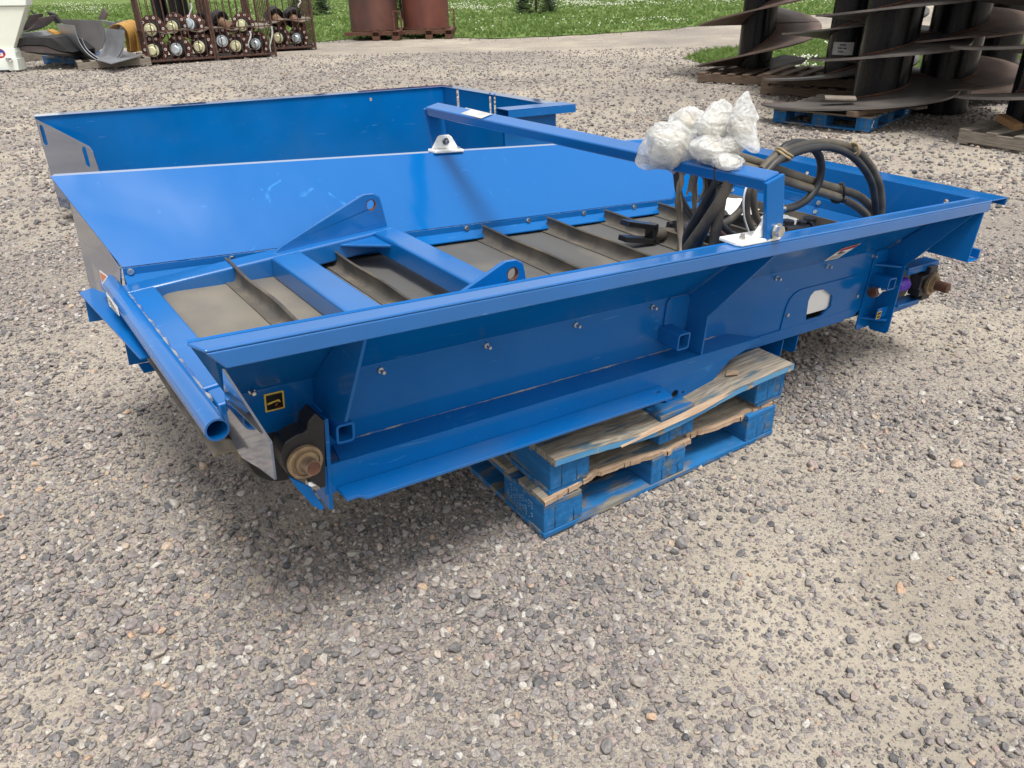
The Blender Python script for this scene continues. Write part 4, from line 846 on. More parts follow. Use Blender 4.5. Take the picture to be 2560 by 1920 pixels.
# ------------------------------------------------------------------ wire cages with hubs
def cage(label, a, b, h=1.18, dep=.95, wd=None):
    rz = ang(a, b); W = wd or (b - a).length; r0 = empty('wire_cage', label, 'wire cage', 'rusty wire cages', loc=a, rz=rz)
    mb = MB(); t = .036
    for x in (0, W):
        for y in (0, dep): mb.beam((x, y, 0), (x + rr_.uniform(-.02, .02), y, h), t, t, up=(1, 0, 0))
    for z in (.06, h):
        for p, q in (((0, 0), (W, 0)), ((0, dep), (W, dep)), ((0, 0), (0, dep)), ((W, 0), (W, dep))): mb.beam((*p, z), (*q, z - (.02 if z > 1 else 0) * rr_.random()), t * .8, t * .8)
    for p, q in (((0, 0), (W, 0)), ((W, 0), (W, dep)), ((0, 0), (0, dep))): mb.beam((*p, h * .48), (*q, h * .48), .02, .02)
    mb.build('frame', M_cage, r0)
    mb = MB()
    for k in range(1, 9): x = W * k / 9; mb.tube([(x, 0, .06), (x + rr_.uniform(-.02, .02), -.01, h * .5), (x, 0, h)], .009, 6); mb.tube([(x, dep, .06), (x, dep, h)], .009, 6)
    for k in range(1, 8):
        y = dep * k / 8
        for x in (0, W): mb.tube([(x, y, .06), (x, y, h)], .009, 6)
    mb.build('wire_bars', M_cage, r0)
    mb = MB(); rows = [[V((W * i / 12, .05 + (dep - .1) * j / 6, h * .46 + .035 * math.sin(i * 1.1 + j * .4))) for j in range(7)] for i in range(13)]; mb.grid(rows, th=.015); mb.build('shelf_sheet', M_pgrey, r0)
    mb = MB(); mb.box((.02, .02, .03), (W - .02, dep - .02, .045)); mb.build('base_sheet', M_cage, r0)
    return a, (b - a).normalized(), rz
C1 = cage('rusty wire cage of flanged hubs nearest the scrap sheets', gp(378, 162), gp(540, 151))
C2 = cage('middle rusty wire cage of flanged hubs, its front tied with rags', gp(546, 151), gp(684, 141), wd=1.15)
c3b = gp(790, 123); c3a = c3b - V((math.cos(.42), math.sin(.42), 0)) * 1.3
C3 = cage('rusty wire cage of hubs and black axles nearest the tanks', c3a, c3b, h=1.25)
def make_hub(capm, fl=M_flange):
    r0 = empty('wheel_hub', 'x', 'wheel hub')
    mb = MB(); mb.cyl((0, 0, 0), (0, .03, 0), .235, 40)
    for k in range(10): a_ = 2 * PI * k / 10; mb.pipe((.195 * math.cos(a_), -.004, .195 * math.sin(a_)), (.195 * math.cos(a_), .03, .195 * math.sin(a_)), .024, .012, 12, 1, 2)
    mb.build('flange', [fl, M_paper, M_black], r0)
    mb = MB(); mb.cyl((0, 0, 0), (0, -.10, 0), .150, 32, r2=.13); mb.cyl((0, .03, 0), (0, .25, 0), .10, 20); mb.build('barrel', M_black, r0, bevel=.006)
    mb = MB(); mb.pipe((0, -.10, 0), (0, -.13, 0), .112, .086, 32); mb.tube([(0, -.10, 0), (0, -.165, 0), (0, -.18, 0)], [.078, .078, .066], 28); mb.build('cap', capm, r0, bevel=.003)
    return r0
def make_axle():
    r0 = empty('axle_end', 'x', 'axle end')
    mb = MB(); mb.pipe((0, 0, 0), (0, .12, 0), .21, .15, 32); mb.cyl((0, .03, 0), (0, .06, 0), .205, 32)
    for k in range(6): a_ = PI * k / 3; mb.beam((.05 * math.cos(a_), -.005, .05 * math.sin(a_)), (.2 * math.cos(a_), -.005, .2 * math.sin(a_)), .03, .03, up=(0, 1, 0))
    mb.build('drum', M_black, r0)
    mb = MB(); mb.pipe((0, .05, 0), (0, -.34, 0), .095, .07, 24); mb.build('axle_tube', mat('axle_rust', (.20, .11, .06), .8, col2=(.10, .06, .045), scale=9), r0)
    return r0
HUBS = {'c': make_hub(M_cream), 's': make_hub(M_silver), 'a': make_axle()}; used = set()
def put(kind, C, x, y, dep, label, rz=0.0, tilt=0.0, sc_=1.0):
    p = on_plane(x, y, C[0] + V((-math.sin(C[2]), math.cos(C[2]), 0)) * dep, V((-math.sin(C[2]), math.cos(C[2]), 0)))
    src = HUBS[kind]; o = src if kind not in used else copy_tree(src); used.add(kind)
    o.location = p; o.rotation_euler = (tilt, 0, C[2] + rz); o.scale = (sc_,) * 3; o['label'] = label; o['group'] = 'wheel hubs in the wire cages' if kind != 'a' else 'axle ends in the wire cages'
for k, x, y, d, rz, ti, lb in (
    ('c', 382, 72, .18, -.5, .05, 'cream-capped hub on the upper layer nearest the scrap sheets'), ('c', 440, 65, .22, -.75, .1, 'cream-capped hub on the upper layer, second in the first cage'),
    ('s', 480, 66, .30, -.6, -.35, 'silver-capped hub tipped upward on the upper layer of the first cage'), ('c', 388, 124, .16, -.5, .05, 'cream-capped hub on the lower layer nearest the scrap sheets'),
    ('s', 448, 121, .16, -.6, .05, 'silver-capped hub in the middle of the lower layer of the first cage'), ('c', 506, 115, .16, -.7, .05, 'cream-capped hub at the inner end of the lower layer of the first cage')): put(k, C1, x, y, d, lb, rz, ti)
put('a', C1, 508, 58, .45, 'black axle end behind the silver-capped hub in the first cage', -.9, .2, .9)
for k, x, y, d, rz, ti, lb in (
    ('c', 608, 62, .20, -.5, .0, 'cream-capped hub high in the middle cage'), ('s', 553, 100, .18, -.1, .1, 'dull silver-capped hub leaning at the near post of the middle cage'),
    ('c', 594, 113, .18, -.6, .05, 'cream-capped hub in the centre of the lower layer of the middle cage'), ('s', 646, 108, .18, -.8, .05, 'bright-capped hub at the far end of the lower layer of the middle cage')): put(k, C2, x, y, d, lb, rz, ti, .95)
put('a', C2, 552, 55, .40, 'black axle end with a rusty tube on top of the middle cage load', .5, .35, .95)
for k, x, y, d, rz, ti, lb in (('c', 700, 93, .20, -.55, .05, 'cream-capped hub on the lower layer of the cage nearest the tanks'), ('s', 747, 94, .20, -.65, .05, 'pale-capped hub at the corner of the cage nearest the tanks'), ('a', 688, 44, .45, .35, .45, 'black axle end with a rusty tube, inner one in the cage nearest the tanks'), ('a', 733, 46, .45, .30, .45, 'black axle end with a rusty tube, outer one in the cage nearest the tanks')): put(k, C3, x, y, d, lb, rz, ti, .95)
mb = MB()
for (x, y0, y1, C) in ((476, 8, 50, C1), (624, 78, 120, C2), (678, 66, 130, C2), (748, 0, 20, C3)):
    n3 = V((-math.sin(C[2]), math.cos(C[2]), 0)); p = [on_plane(x + 3 * math.sin(k), y0 + (y1 - y0) * k / 6, C[0] - n3 * .02, n3) for k in range(7)]
    m2 = MB(); m2.tube(smooth_path(p, 4), [.022 - .0006 * k for k in range(25)], 6); tag(m2.build('tied_rag', M_papergrey, None), 'pale rag tied to the bars, ' + {476: 'on the top of the first wire cage', 624: 'between two hubs of the middle cage', 678: 'on the far post of the middle cage', 748: 'at the top of the cage nearest the tanks'}[x], 'rag', 'rags tied to the wire cages')

# ------------------------------------------------------------------ rusty tanks on skids
def tank(label, xc, yb, r, m, hgt, skx):
    g = gp(xc, yb); r0 = empty('steel_tank', label, 'steel tank', 'rusty tanks on skids', loc=g)
    mb = MB(); mb.pipe((0, 0, .20), (0, 0, hgt), r, r - .02, 56); mb.cyl((0, 0, .195), (0, 0, .21), r - .021, 48); mb.build('shell', m, r0)
    mb = MB(); mb.pipe((0, 0, .199), (0, 0, .235), r + .022, r + .001, 56); mb.build('base_ring', M_rust, r0, bevel=.004)
    return g
g1 = tank('brown rusty tank, the one nearer the wire cages', 940, 96, .585, M_tank, 2.2, 0)
g2 = tank('redder rusty tank standing beside the brown one', 1068, 92, .57, M_tankr, 2.2, 0)
for g, lb in ((g1, 'rusty steel skid under the brown tank'), (g2, 'rusty steel skid under the redder tank')):
    r0 = empty('steel_skid', lb, 'skid', 'skids under the tanks', loc=g)
    mb = MB(); mb.box((-.66, -.60, .105), (.72, -.50, .19)); mb.box((-.66, .45, .105), (.72, .55, .19)); mb.box((-.3, -.499, .13), (-.2, .449, .19)); mb.box((.3, -.499, .13), (.4, .449, .19)); mb.build('deck_beams', M_rust, r0, bevel=.004)
    for x in (.02, .50):
        mb = MB(); t = .012; mb.prism([V((x, -.68, z)) for x, z in [(x, .0), (x + .17, .0), (x + .17, .194), (x, .194)]], (0, 1.3, 0), holes=[[V((x + t, -.68, .095)), V((x + .17 - t, -.68, .095)), V((x + .17 - t, -.68, .18)), V((x + t, -.68, .18))]]); mb.build('fork_pocket', M_rust, r0)
    mb = MB()
    for x in (.55, .72): mb.box((x, -.67, .1945), (x + .035, -.62, .62))
    mb.box((.55, -.67, .6205), (.755, -.62, .64)); mb.build('guard_frame', M_rust, r0, bevel=.003)

# ------------------------------------------------------------------ white machine at the edge
gw = gp(40, 178); YN = V((0, 1, 0)); wp = lambda x, y, d=0.0: on_plane(x, y, gw + V((0, d, 0)), YN)
WM = empty('white_feed_machine', 'tall white sheet-metal machine with a flared hopper and hinged skirt, on a black foot', 'white machine', loc=(0, 0, 0))
mb = MB(); mb.prism([wp(x, y) for x, y in [(-150, -70), (62, -70), (65, 14), (-150, 17)]], (0, .22, 0)); mb.build('hopper_rim', M_cream_paint, WM, bevel=.01)
mb = MB(); mb.prism([wp(x, y, .03) for x, y in [(-150, 17.5), (63.5, 15.5), (34, 120), (-150, 124)]], (0, .16, 0)); mb.build('sloped_hopper', mat('cream_machine_paint', (.70, .72, .63), .4, var=.02, scale=3), WM, bevel=.01)
mb = MB(); mb.prism([wp(x, y) for x, y in [(-150, 124.5), (34, 120.5), (38, 130), (40, 146), (-150, 151)]], (0, .20, 0)); mb.build('body', M_cream_paint, WM, bevel=.008)
mb = MB(); mb.prism([wp(x, y, -.03) for x, y in [(-150, 151.5), (42, 146.5), (48, 176), (20, 177), (15, 181), (-150, 185)]], (0, .25, 0)); sk = mb.build('skirt_door', M_cream_paint, WM, bevel=.006)
mb = MB(); p = wp(22, 149, -.06); mb.box((p.x - .05, p.y - .01, p.z - .03), (p.x + .05, p.y + .02, p.z + .03)); mb.tube([p + V((.03, -.03, .02)), p + V((-.02, -.05, 0)), p + V((.04, -.03, -.03))], .012, 8); mb.build('latch', M_zinc, sk)
mb = MB(); mb.box((gw.x - 1.2, gw.y + .1, .0), (gw.x - .16, gw.y + .25, .10)); mb.cyl((gw.x - .22, gw.y - .02, .05), (gw.x - .22, gw.y + .1, .05), .04, 14); mb.box((gw.x - .3, gw.y - .1, .0), (gw.x - .10, gw.y + .1, .03)); mb.build('foot', M_black, WM, bevel=.005)
mb = MB(); oc = wp(-4, 133, -.002); E = lambda rx, rz, z: [oc + V((rx * math.cos(t), -z, rz * math.sin(t))) for t in [k * 2 * PI / 28 for k in range(28)]]
mb.prism(E(.125, .085, .001), (0, -.001, 0), 0); mb.prism([oc + V((.115 * math.cos(t), -.0025, .075 * math.sin(t))) for t in [PI * k / 14 for k in range(15)]], (0, -.001, 0), 1)
mb.prism([oc + V((x, -.0028, z)) for x, z in ((-.085, -.05), (.075, -.05), (.075, .005), (-.085, .005))], (0, -.001, 0), 2)
text_into(mb, 'USA', .062, oc + V((.0, -.0045, -.023)), (1, 0, 0), (0, 0, 1), 0)
mb.build('round_sticker', [M_red, M_bluep, M_paper], WM, bevel=-1)

# ------------------------------------------------------------------ heap of curved steel sheets
gs = gp(265, 170); sp = lambda x, y, d=0.0: on_plane(x, y, gs + V((0, d, 0)), YN)
def sheet(label, pts, d, vec, th, m, curve=True, grp='scrap steel sheets'):
    P = [sp(x, y, d) for x, y in pts]; P = smooth_path(P, 5) if curve else P; mb = MB(); vec = V(vec)
    mb.grid([[p + vec * (k / 4) for k in range(5)] for p in P], th=th); o = mb.build('steel_sheet', m, None, bevel=-1); return tag(o, label, 'steel sheet', grp)
def slab(label, pts, d, dep, m, grp='scrap steel sheets'):
    mb = MB(); mb.prism([sp(x, y, d) for x, y in pts], (0, dep, 0)); return tag(mb.build('steel_sheet', m, None, bevel=.002), label, 'steel sheet', grp)
sheet('outer grey steel sheet rolled into a U on the low grey pallet', [(185, 64), (194, 97), (214, 129), (245, 152), (270, 158), (294, 149), (309, 125), (312, 76)], 0, (-.75, .85, 0), .012, M_sheet)
sheet('shorter steel sheet nested inside the U-shaped one', [(204, 96), (216, 122), (244, 145), (270, 153), (292, 145), (305, 124), (309, 100)], .01, (-.70, .80, 0), .012, M_sheet)
sheet('brownish curved sheet standing behind the U-shaped sheet, hollow side forward', [(252, 51), (260, 74), (262, 98), (254, 119), (234, 137), (205, 147)], .75, (-.80, .12, .03), .014, mat('dull_steel_sheet', (.20, .19, .19), .42, metal=.4, var=.15, scale=3))
mb = MB(); mb.prism([gp(278, 161, .145), gp(357, 140, .16), gp(308, 128, .2), (gp(240, 150, .15))], (0, 0, .012)); tag(mb.build('steel_sheet', M_sheet, None), 'flat grey sheet with a pointed corner poking out beside the U-shaped sheet', 'steel sheet', 'scrap steel sheets')
slab('thick black bent sheet on top of the dark stack by the white machine', [(34, 124), (44, 97), (62, 93), (128, 95), (182, 131), (150, 128), (112, 114), (60, 112)], -.1, .9, M_sheetd)
slab('dark bent sheet in the middle of the dark stack', [(40, 127), (58, 114), (112, 116), (150, 130), (186, 137), (120, 133)], -.05, .9, M_sheetb)
slab('lowest brown-black sheet of the dark stack above the blue pallet', [(60, 130), (110, 120), (150, 132), (190, 141), (150, 141), (110, 138)], .0, .9, M_sheetd)
slab('pale flat sheet on top of the dark stack', [(42, 92), (48, 84), (80, 82), (104, 93), (90, 96)], .1, .7, M_sheet)
sheet('brown curved sheet nearest the white machine', [(50, 78), (60, 66), (68, 50), (72, 38)], .5, (.22, .12, .02), .012, M_sheetb)
sheet('wider brown curved sheet overlapping its neighbour', [(56, 82), (75, 72), (88, 60), (96, 46)], .42, (.30, .10, .05), .012, M_sheetb)
slab('thin dark strip of sheet sticking up behind the brown curved sheets', [(74, 25), (84, 33), (101, 51), (94, 49)], 1.0, .05, M_sheetd)
slab('dark slab of sheet leaning against the outer U-shaped sheet', [(115, 29), (133, 34), (152, 58), (140, 60)], .9, .1, M_sheetd)
slab('mauve-brown shard of sheet standing up behind the U-shaped sheets', [(258, 20), (267, 33), (262, 50), (244, 48), (250, 36)], 1.1, .06, M_sheetb)
slab('yellow sheet wedge beside the outer U-shaped sheet', [(117, 74), (132, 80), (163, 113), (140, 103), (121, 92)], .6, .2, M_yellowp)
sheet('yellow rounded sheet behind the brownish curved sheet', [(256, 130), (262, 92), (275, 68), (296, 62), (312, 72), (322, 92), (326, 128)], .95, (.05, .5, .05), .012, M_yellowp)
slab('yellow plate standing between the heap and the first wire cage', [(312, 80), (340, 78), (350, 128), (318, 134)], 1.2, .1, M_yellowp)
slab('bluish grey plate behind the yellow rounded sheet', [(252, 50), (285, 56), (318, 50), (345, 60), (350, 92), (300, 90)], 1.5, .05, M_sheet)
# ------------------------------------------------------------------ shrubs
def spruce(label, px_, py_, wid, h, seed):
    g = gp(px_, py_); r0 = empty('spruce', label, 'spruce', 'small spruces in the grass', loc=g); rn = random.Random(seed)
    mb = MB(); mb.cyl((0, 0, -.02), (0, 0, h * .9), .05, 10, r2=.012); mb.build('trunk', M_pgreyd, r0)
    mb = MB()
    for i in range(2600):
        z = h * (rn.random() ** 1.5) * .97 + .05; rad_ = wid * (1 - z / h) ** .8 * (.75 + .35 * rn.random()); a_ = rn.uniform(0, 2 * PI); d = V((math.cos(a_), math.sin(a_), rn.uniform(-.25, .25)))
        tip = V((0, 0, z)) + d * rad_; L = rn.uniform(.14, .30); root = tip - d * L; sd = d.cross(V((0, 0, 1))).normalized()
        for j in range(5):
            p = root.lerp(tip, j / 5); w_2 = .045 * (1.1 - j / 6)
            for s in (-1, 1):
                q = p + sd * s * w_2 + d * .05 + V((0, 0, rn.uniform(-.02, .03))); mb.add([p, p + d * .035, q], [(0, 1, 2)])
    mb.build('crown', mat('spruce_needles', (.010, .022, .010), .7, col2=(.03, .055, .025), scale=5), r0, bevel=-1)
spruce('small dark spruce in the flowering grass beyond the gravel', 1340, 33, .82, 2.6, 1)
spruce('small dark spruce behind the wire cage nearest the tanks', 775, 38, .85, 2.6, 2)
spruce('slim spruce seen between the two rusty tanks', 1004, 48, .6, 2.4, 3)

# ------------------------------------------------------------------ ground
def ground_mat():
    m = bpy.data.materials.new('gravel_ground'); m.use_nodes = True; N, L = nt(m); b = N['Principled BSDF']; b.inputs['Roughness'].default_value = .95; b.inputs['Specular IOR Level'].default_value = .15
    tc = N.new('ShaderNodeTexCoord')
    def noi(s, d=6, dist=0.0):
        n = N.new('ShaderNodeTexNoise'); n.inputs['Scale'].default_value = s; n.inputs['Detail'].default_value = d; n.inputs['Distortion'].default_value = dist; L.new(tc.outputs['Object'], n.inputs['Vector']); return n
    def ramp(src, stops, mode='LINEAR'):
        r = N.new('ShaderNodeValToRGB'); e = r.color_ramp; e.interpolation = mode
        while len(e.elements) < len(stops): e.elements.new(.5)
        for el, (p, c) in zip(e.elements, stops): el.position = p; el.color = (*c, 1)
        L.new(src, r.inputs[0]); return r.outputs[0]
    def mix(f, a, b_, mode='MIX'):
        x = N.new('ShaderNodeMix'); x.data_type = 'RGBA'; x.blend_type = mode
        for s, k in ((f, 'Factor'), (a, 'A'), (b_, 'B')):
            if isinstance(s, (int, float)): x.inputs[k].default_value = s
            elif isinstance(s, tuple): x.inputs[k].default_value = (*s, 1)
            else: L.new(s, x.inputs[k])
        return x.outputs['Result']
    dirt = ramp(noi(2.2, 10).outputs['Fac'], [(.3, (.265, .238, .195)), (.50, (.34, .307, .252)), (.70, (.39, .353, .29))])
    STN = [(0, (.15, .14, .14)), (.2, (.225, .205, .195)), (.4, (.285, .255, .24)), (.55, (.27, .23, .215)), (.75, (.34, .31, .28)), (.92, (.42, .385, .34))]
    outc = dirt; hs = []
    for s, th in ((260, .46), (120, .44), (46, .40)):
        vo = N.new('ShaderNodeTexVoronoi'); vo.inputs['Scale'].default_value = s; L.new(tc.outputs['Object'], vo.inputs['Vector'])
        sep = N.new('ShaderNodeSeparateColor'); L.new(vo.outputs['Color'], sep.inputs[0]); col = ramp(sep.outputs[0], STN, 'LINEAR')
        edge = N.new('ShaderNodeMath'); edge.operation = 'LESS_THAN'; edge.inputs[1].default_value = th; L.new(vo.outputs['Distance'], edge.inputs[0])
        pres = N.new('ShaderNodeMath'); pres.operation = 'MULTIPLY'; L.new(edge.outputs[0], pres.inputs[0])
        dn = ramp(noi(1.1 if s > 60 else .8, 5, .6).outputs['Fac'], [(.40, (.25, .25, .25)), (.58, (1, 1, 1))])
        gt = N.new('ShaderNodeMath'); gt.operation = 'LESS_THAN'; L.new(sep.outputs[1], gt.inputs[0]); L.new(dn, gt.inputs[1]); L.new(gt.outputs[0], pres.inputs[1])
        outc = mix(pres.outputs[0], outc, col)
        inv = N.new('ShaderNodeMath'); inv.operation = 'SUBTRACT'; inv.inputs[0].default_value = .6; L.new(vo.outputs['Distance'], inv.inputs[1])
        hm = N.new('ShaderNodeMath'); hm.operation = 'MULTIPLY'; L.new(inv.outputs[0], hm.inputs[0]); L.new(pres.outputs[0], hm.inputs[1]); hs.append((hm.outputs[0], .6 / s))
    # wheel-packed pale tracks and broad tone changes
    wv = N.new('ShaderNodeTexNoise'); wv.inputs['Scale'].default_value = .35; wv.inputs['Detail'].default_value = 4; L.new(tc.outputs['Object'], wv.inputs['Vector'])
    tone = ramp(wv.outputs['Fac'], [(.35, (.84, .83, .84)), (.65, (1.22, 1.19, 1.14))]); outc = mix(1.0, outc, tone, 'MULTIPLY')
    L.new(outc, b.inputs['Base Color'])
    prev = None
    for h, dist in hs + [(noi(60, 10).outputs['Fac'], .006), (noi(14, 8).outputs['Fac'], .010)]:
        bp = N.new('ShaderNodeBump'); bp.inputs['Distance'].default_value = dist; bp.inputs['Strength'].default_value = .9; L.new(h, bp.inputs['Height'])
        if prev: L.new(prev, bp.inputs['Normal'])
        prev = bp.outputs[0]
    L.new(prev, b.inputs['Normal']); return m
mb = MB()
xs = [-300, -60, -20] + [-12 + .2 * i for i in range(121)] + [20, 60, 300]; ys = [-60, -5] + [.2 * i for i in range(91)] + [30, 60, 120, 400]
def gz(x, y): return 0.012 * noise.noise(V((x * .5, y * .5, 0))) + .006 * noise.noise(V((x * 1.7, y * 1.7, 4))) if -12 <= x <= 12 and 0 <= y <= 18 else 0.0
def gzp(x, y):
    return gz(x, y) - .012
mb.grid([[V((x, y, gzp(x, y))) for x in xs] for y in ys], 0, True)
tag(mb.build('gravel_yard', ground_mat(), None, bevel=-1), kind='structure')

def instancer(name, P, S, Rt, protos, kind='stuff'):
    me = bpy.data.meshes.new(name); me.from_pydata([tuple(p) for p in P], [], [])
    for nm, arr in (('scl', S), ('rot', Rt)):
        at = me.attributes.new(nm, 'FLOAT_VECTOR', 'POINT'); at.data.foreach_set('vector', np.asarray(arr, dtype=np.float32).ravel())
    o = bpy.data.objects.new(name, me); COL.objects.link(o); o['kind'] = kind
    cl_ = bpy.data.collections.new(name + '_shapes')
    for p in protos: cl_.objects.link(p)
    ng = bpy.data.node_groups.new(name + '_scatter', 'GeometryNodeTree')
    ng.interface.new_socket('Geometry', in_out='INPUT', socket_type='NodeSocketGeometry'); ng.interface.new_socket('Geometry', in_out='OUTPUT', socket_type='NodeSocketGeometry')
    n = ng.nodes; gi, go = n.new('NodeGroupInput'), n.new('NodeGroupOutput'); ip = n.new('GeometryNodeInstanceOnPoints'); ci = n.new('GeometryNodeCollectionInfo')
    ci.inputs['Collection'].default_value = cl_; ci.inputs['Separate Children'].default_value = True; ci.inputs['Reset Children'].default_value = True; ip.inputs['Pick Instance'].default_value = True
    def na(nm): a = n.new('GeometryNodeInputNamedAttribute'); a.data_type = 'FLOAT_VECTOR'; a.inputs['Name'].default_value = nm; return a.outputs['Attribute']
    er = n.new('FunctionNodeEulerToRotation'); L = ng.links
    L.new(gi.outputs[0], ip.inputs['Points']); L.new(ci.outputs[0], ip.inputs['Instance']); L.new(na('scl'), ip.inputs['Scale']); L.new(na('rot'), er.inputs[0]); L.new(er.outputs[0], ip.inputs['Rotation']); L.new(ip.outputs[0], go.inputs[0])
    md = o.modifiers.new('scatter', 'NODES'); md.node_group = ng
    return o
def stone_mat():
    m = bpy.data.materials.new('gravel_stone'); m.use_nodes = True; N, L = nt(m); b = N['Principled BSDF']; b.inputs['Roughness'].default_value = .85; b.inputs['Specular IOR Level'].default_value = .25
    oi = N.new('ShaderNodeObjectInfo'); r = N.new('ShaderNodeValToRGB'); e = r.color_ramp
    st = [(0, (.085, .085, .09)), (.06, (.14, .135, .135)), (.20, (.20, .187, .182)), (.36, (.235, .20, .195)), (.50, (.27, .245, .23)), (.60, (.215, .205, .205)), (.72, (.315, .285, .255)), (.82, (.30, .235, .215)), (.90, (.36, .33, .29)), (.97, (.46, .44, .405)), (1, (.42, .29, .20))]
    while len(e.elements) < len(st): e.elements.new(.5)
    for el, (p, c) in zip(e.elements, st): el.position = p; el.color = (*c, 1)
    L.new(oi.outputs['Random'], r.inputs[0]); tc = N.new('ShaderNodeTexCoord'); n = N.new('ShaderNodeTexNoise'); n.inputs['Scale'].default_value = 2.2; n.inputs['Detail'].default_value = 7; L.new(tc.outputs['Object'], n.inputs['Vector'])
    mr = N.new('ShaderNodeMapRange'); mr.inputs['From Min'].default_value = .3; mr.inputs['From Max'].default_value = .7; mr.inputs['To Min'].default_value = .72; mr.inputs['To Max'].default_value = 1.25; L.new(n.outputs['Fac'], mr.inputs['Value'])
    mx = N.new('ShaderNodeMix'); mx.data_type = 'RGBA'; mx.blend_type = 'MULTIPLY'; mx.inputs['Factor'].default_value = 1; L.new(r.outputs[0], mx.inputs['A']); L.new(mr.outputs[0], mx.inputs['B']); L.new(mx.outputs['Result'], b.inputs['Base Color'])
    bp = N.new('ShaderNodeBump'); bp.inputs['Distance'].default_value = .0015; L.new(n.outputs['Fac'], bp.inputs['Height']); L.new(bp.outputs[0], b.inputs['Normal']); return m
SM = stone_mat()
def stone(seed, sub, amp):
    bm = bmesh.new(); bmesh.ops.create_icosphere(bm, subdivisions=sub, radius=1); s = V((seed * 5.1, seed * 2.3, seed))
    cuts = [V((R_.gauss(0, 1), R_.gauss(0, 1), R_.gauss(0, 1))).normalized() for _ in range(7)]
    for vt in bm.verts:
        p = vt.co * (1 + amp * noise.noise(vt.co * 1.2 + s))
        for c in cuts:
            d = p.dot(c) - .62
            if d > 0: p -= c * d * .85
        vt.co = p
    me = bpy.data.meshes.new('stone'); bm.to_mesh(me); bm.free(); me.materials.append(SM)
    for p in me.polygons: p.use_smooth = sub > 1
    return bpy.data.objects.new('stone', me)
rng = np.random.default_rng(11)
def stony(x, y):      # share of the surface that is stony rather than packed dirt
    v = noise.noise(V((x * .9, y * .9, 2.0))) + .5 * noise.noise(V((x * 2.3, y * 2.3, 9.0))) + .25 * noise.noise(V((x * 5, y * 5, 5.0)))
    return (lambda t: t * t * (3 - 2 * t))(max(0.0, min(1.0, (.46 if y < 5 else .34) + 1.05 * v - .08 * x * (1 if y < 5 else .3))))
def scatter(n, x0, x1, y0, y1, dmin, dmax, dens=1.0, pw=2.0, floor=.12):
    P, S, T = [], [], []
    while len(P) < n:
        y = y0 + (y1 - y0) * rng.random(); hw = .95 * (y * .878 + .75) * .72 + .5; x = (rng.random() * 2 - 1) * hw
        if rng.random() > max(floor, stony(x, y)): continue
        d = dmin + (dmax - dmin) * rng.random() ** pw; r = d / 2; f = rng.uniform(.55, .85)
        P.append((x, y, gzp(x, y) + r * f * rng.uniform(.0, .85))); S.append((r * rng.uniform(.9, 1.25), r * rng.uniform(.75, 1.0), r * f)); T.append((rng.uniform(-.6, .6), rng.uniform(-.6, .6), rng.uniform(0, 6.28)))
    return P, S, T
def cat3(*a): return [sum((list(q[i]) for q in a), []) for i in range(3)]
big = [stone(k, 3, .35) for k in range(6)]; sml = [stone(20 + k, 1, .3) for k in range(5)]
instancer('gravel_stones', *cat3(scatter(3000, 0, 0, .45, 9.0, .024, .044, pw=2.2, floor=.16), scatter(52000, 0, 0, .45, 6.0, .010, .026, pw=1.7, floor=.16)), big)
instancer('gravel_chips', *cat3(scatter(120000, 0, 0, .45, 4.6, .004, .0115, pw=1.4, floor=.34), scatter(42000, 0, 0, 5.0, 17.0, .020, .055, pw=1.8, floor=.4)), sml)

# ------------------------------------------------------------------ lawns
def rag(pts, step=.25, amp=.10):
    out = []
    for i in range(len(pts)):
        a, b = pts[i], pts[(i + 1) % len(pts)]; n = max(1, min(200, int((b - a).length / step)))
        for k in range(n):
            p = a.lerp(b, k / n)
            if p.y < 60: p = p + V((amp * noise.noise(p * 1.7), amp * 2.2 * noise.noise(p * 1.3 + V((7, 7, 7))), 0))
            out.append(V((p.x, p.y, .004)))
    return out
M_lawn = mat('lawn_ground', (.075, .13, .03), .95, spec=.1, col2=(.16, .21, .07), scale=1.2, detail=10, bump=.02, bscale=30)
edge1 = [(-400, 128), (330, 118), (640, 116), (800, 104), (870, 98), (1150, 94), (1240, 96), (1500, 84), (1700, 70), (1830, 55), (2070, 33), (2300, 14), (2500, 0), (2700, -18)]
far1 = [gp(x, y) for x, y in edge1]; L1 = far1 + [V((70, 110, 0)), V((120, 260, 0)), V((-160, 260, 0)), V((-60, 60, 0))]
patch = [gp(x, y) for x, y in [(1712, 144), (1760, 128), (1900, 112), (2069, 97), (2300, 90), (2513, 90), (2760, 96), (2760, 250), (2560, 232), (2420, 240), (2280, 236), (2080, 205), (1950, 190), (1830, 172), (1740, 156)]]
for nm, P in (('lawn', L1), ('grass_patch', patch)):
    Q = rag(P); t = tessellate_polygon([Q]); me = bpy.data.meshes.new(nm); me.from_pydata([tuple(p) for p in Q], [], [tuple(f) for f in t]); me.materials.append(M_lawn)
    bm = bmesh.new(); bm.from_mesh(me); bmesh.ops.recalc_face_normals(bm, faces=bm.faces)
    if bm.faces and sum(f.normal.z for f in bm.faces) < 0: bmesh.ops.reverse_faces(bm, faces=bm.faces)
    bm.to_mesh(me); bm.free(); o = bpy.data.objects.new(nm, me); COL.objects.link(o); o['kind'] = 'structure'
def inside(P, x, y):
    c = False; j = len(P) - 1
    for i in range(len(P)):
        if (P[i].y > y) != (P[j].y > y) and x < (P[j].x - P[i].x) * (y - P[i].y) / (P[j].y - P[i].y) + P[i].x: c = not c
        j = i
    return c
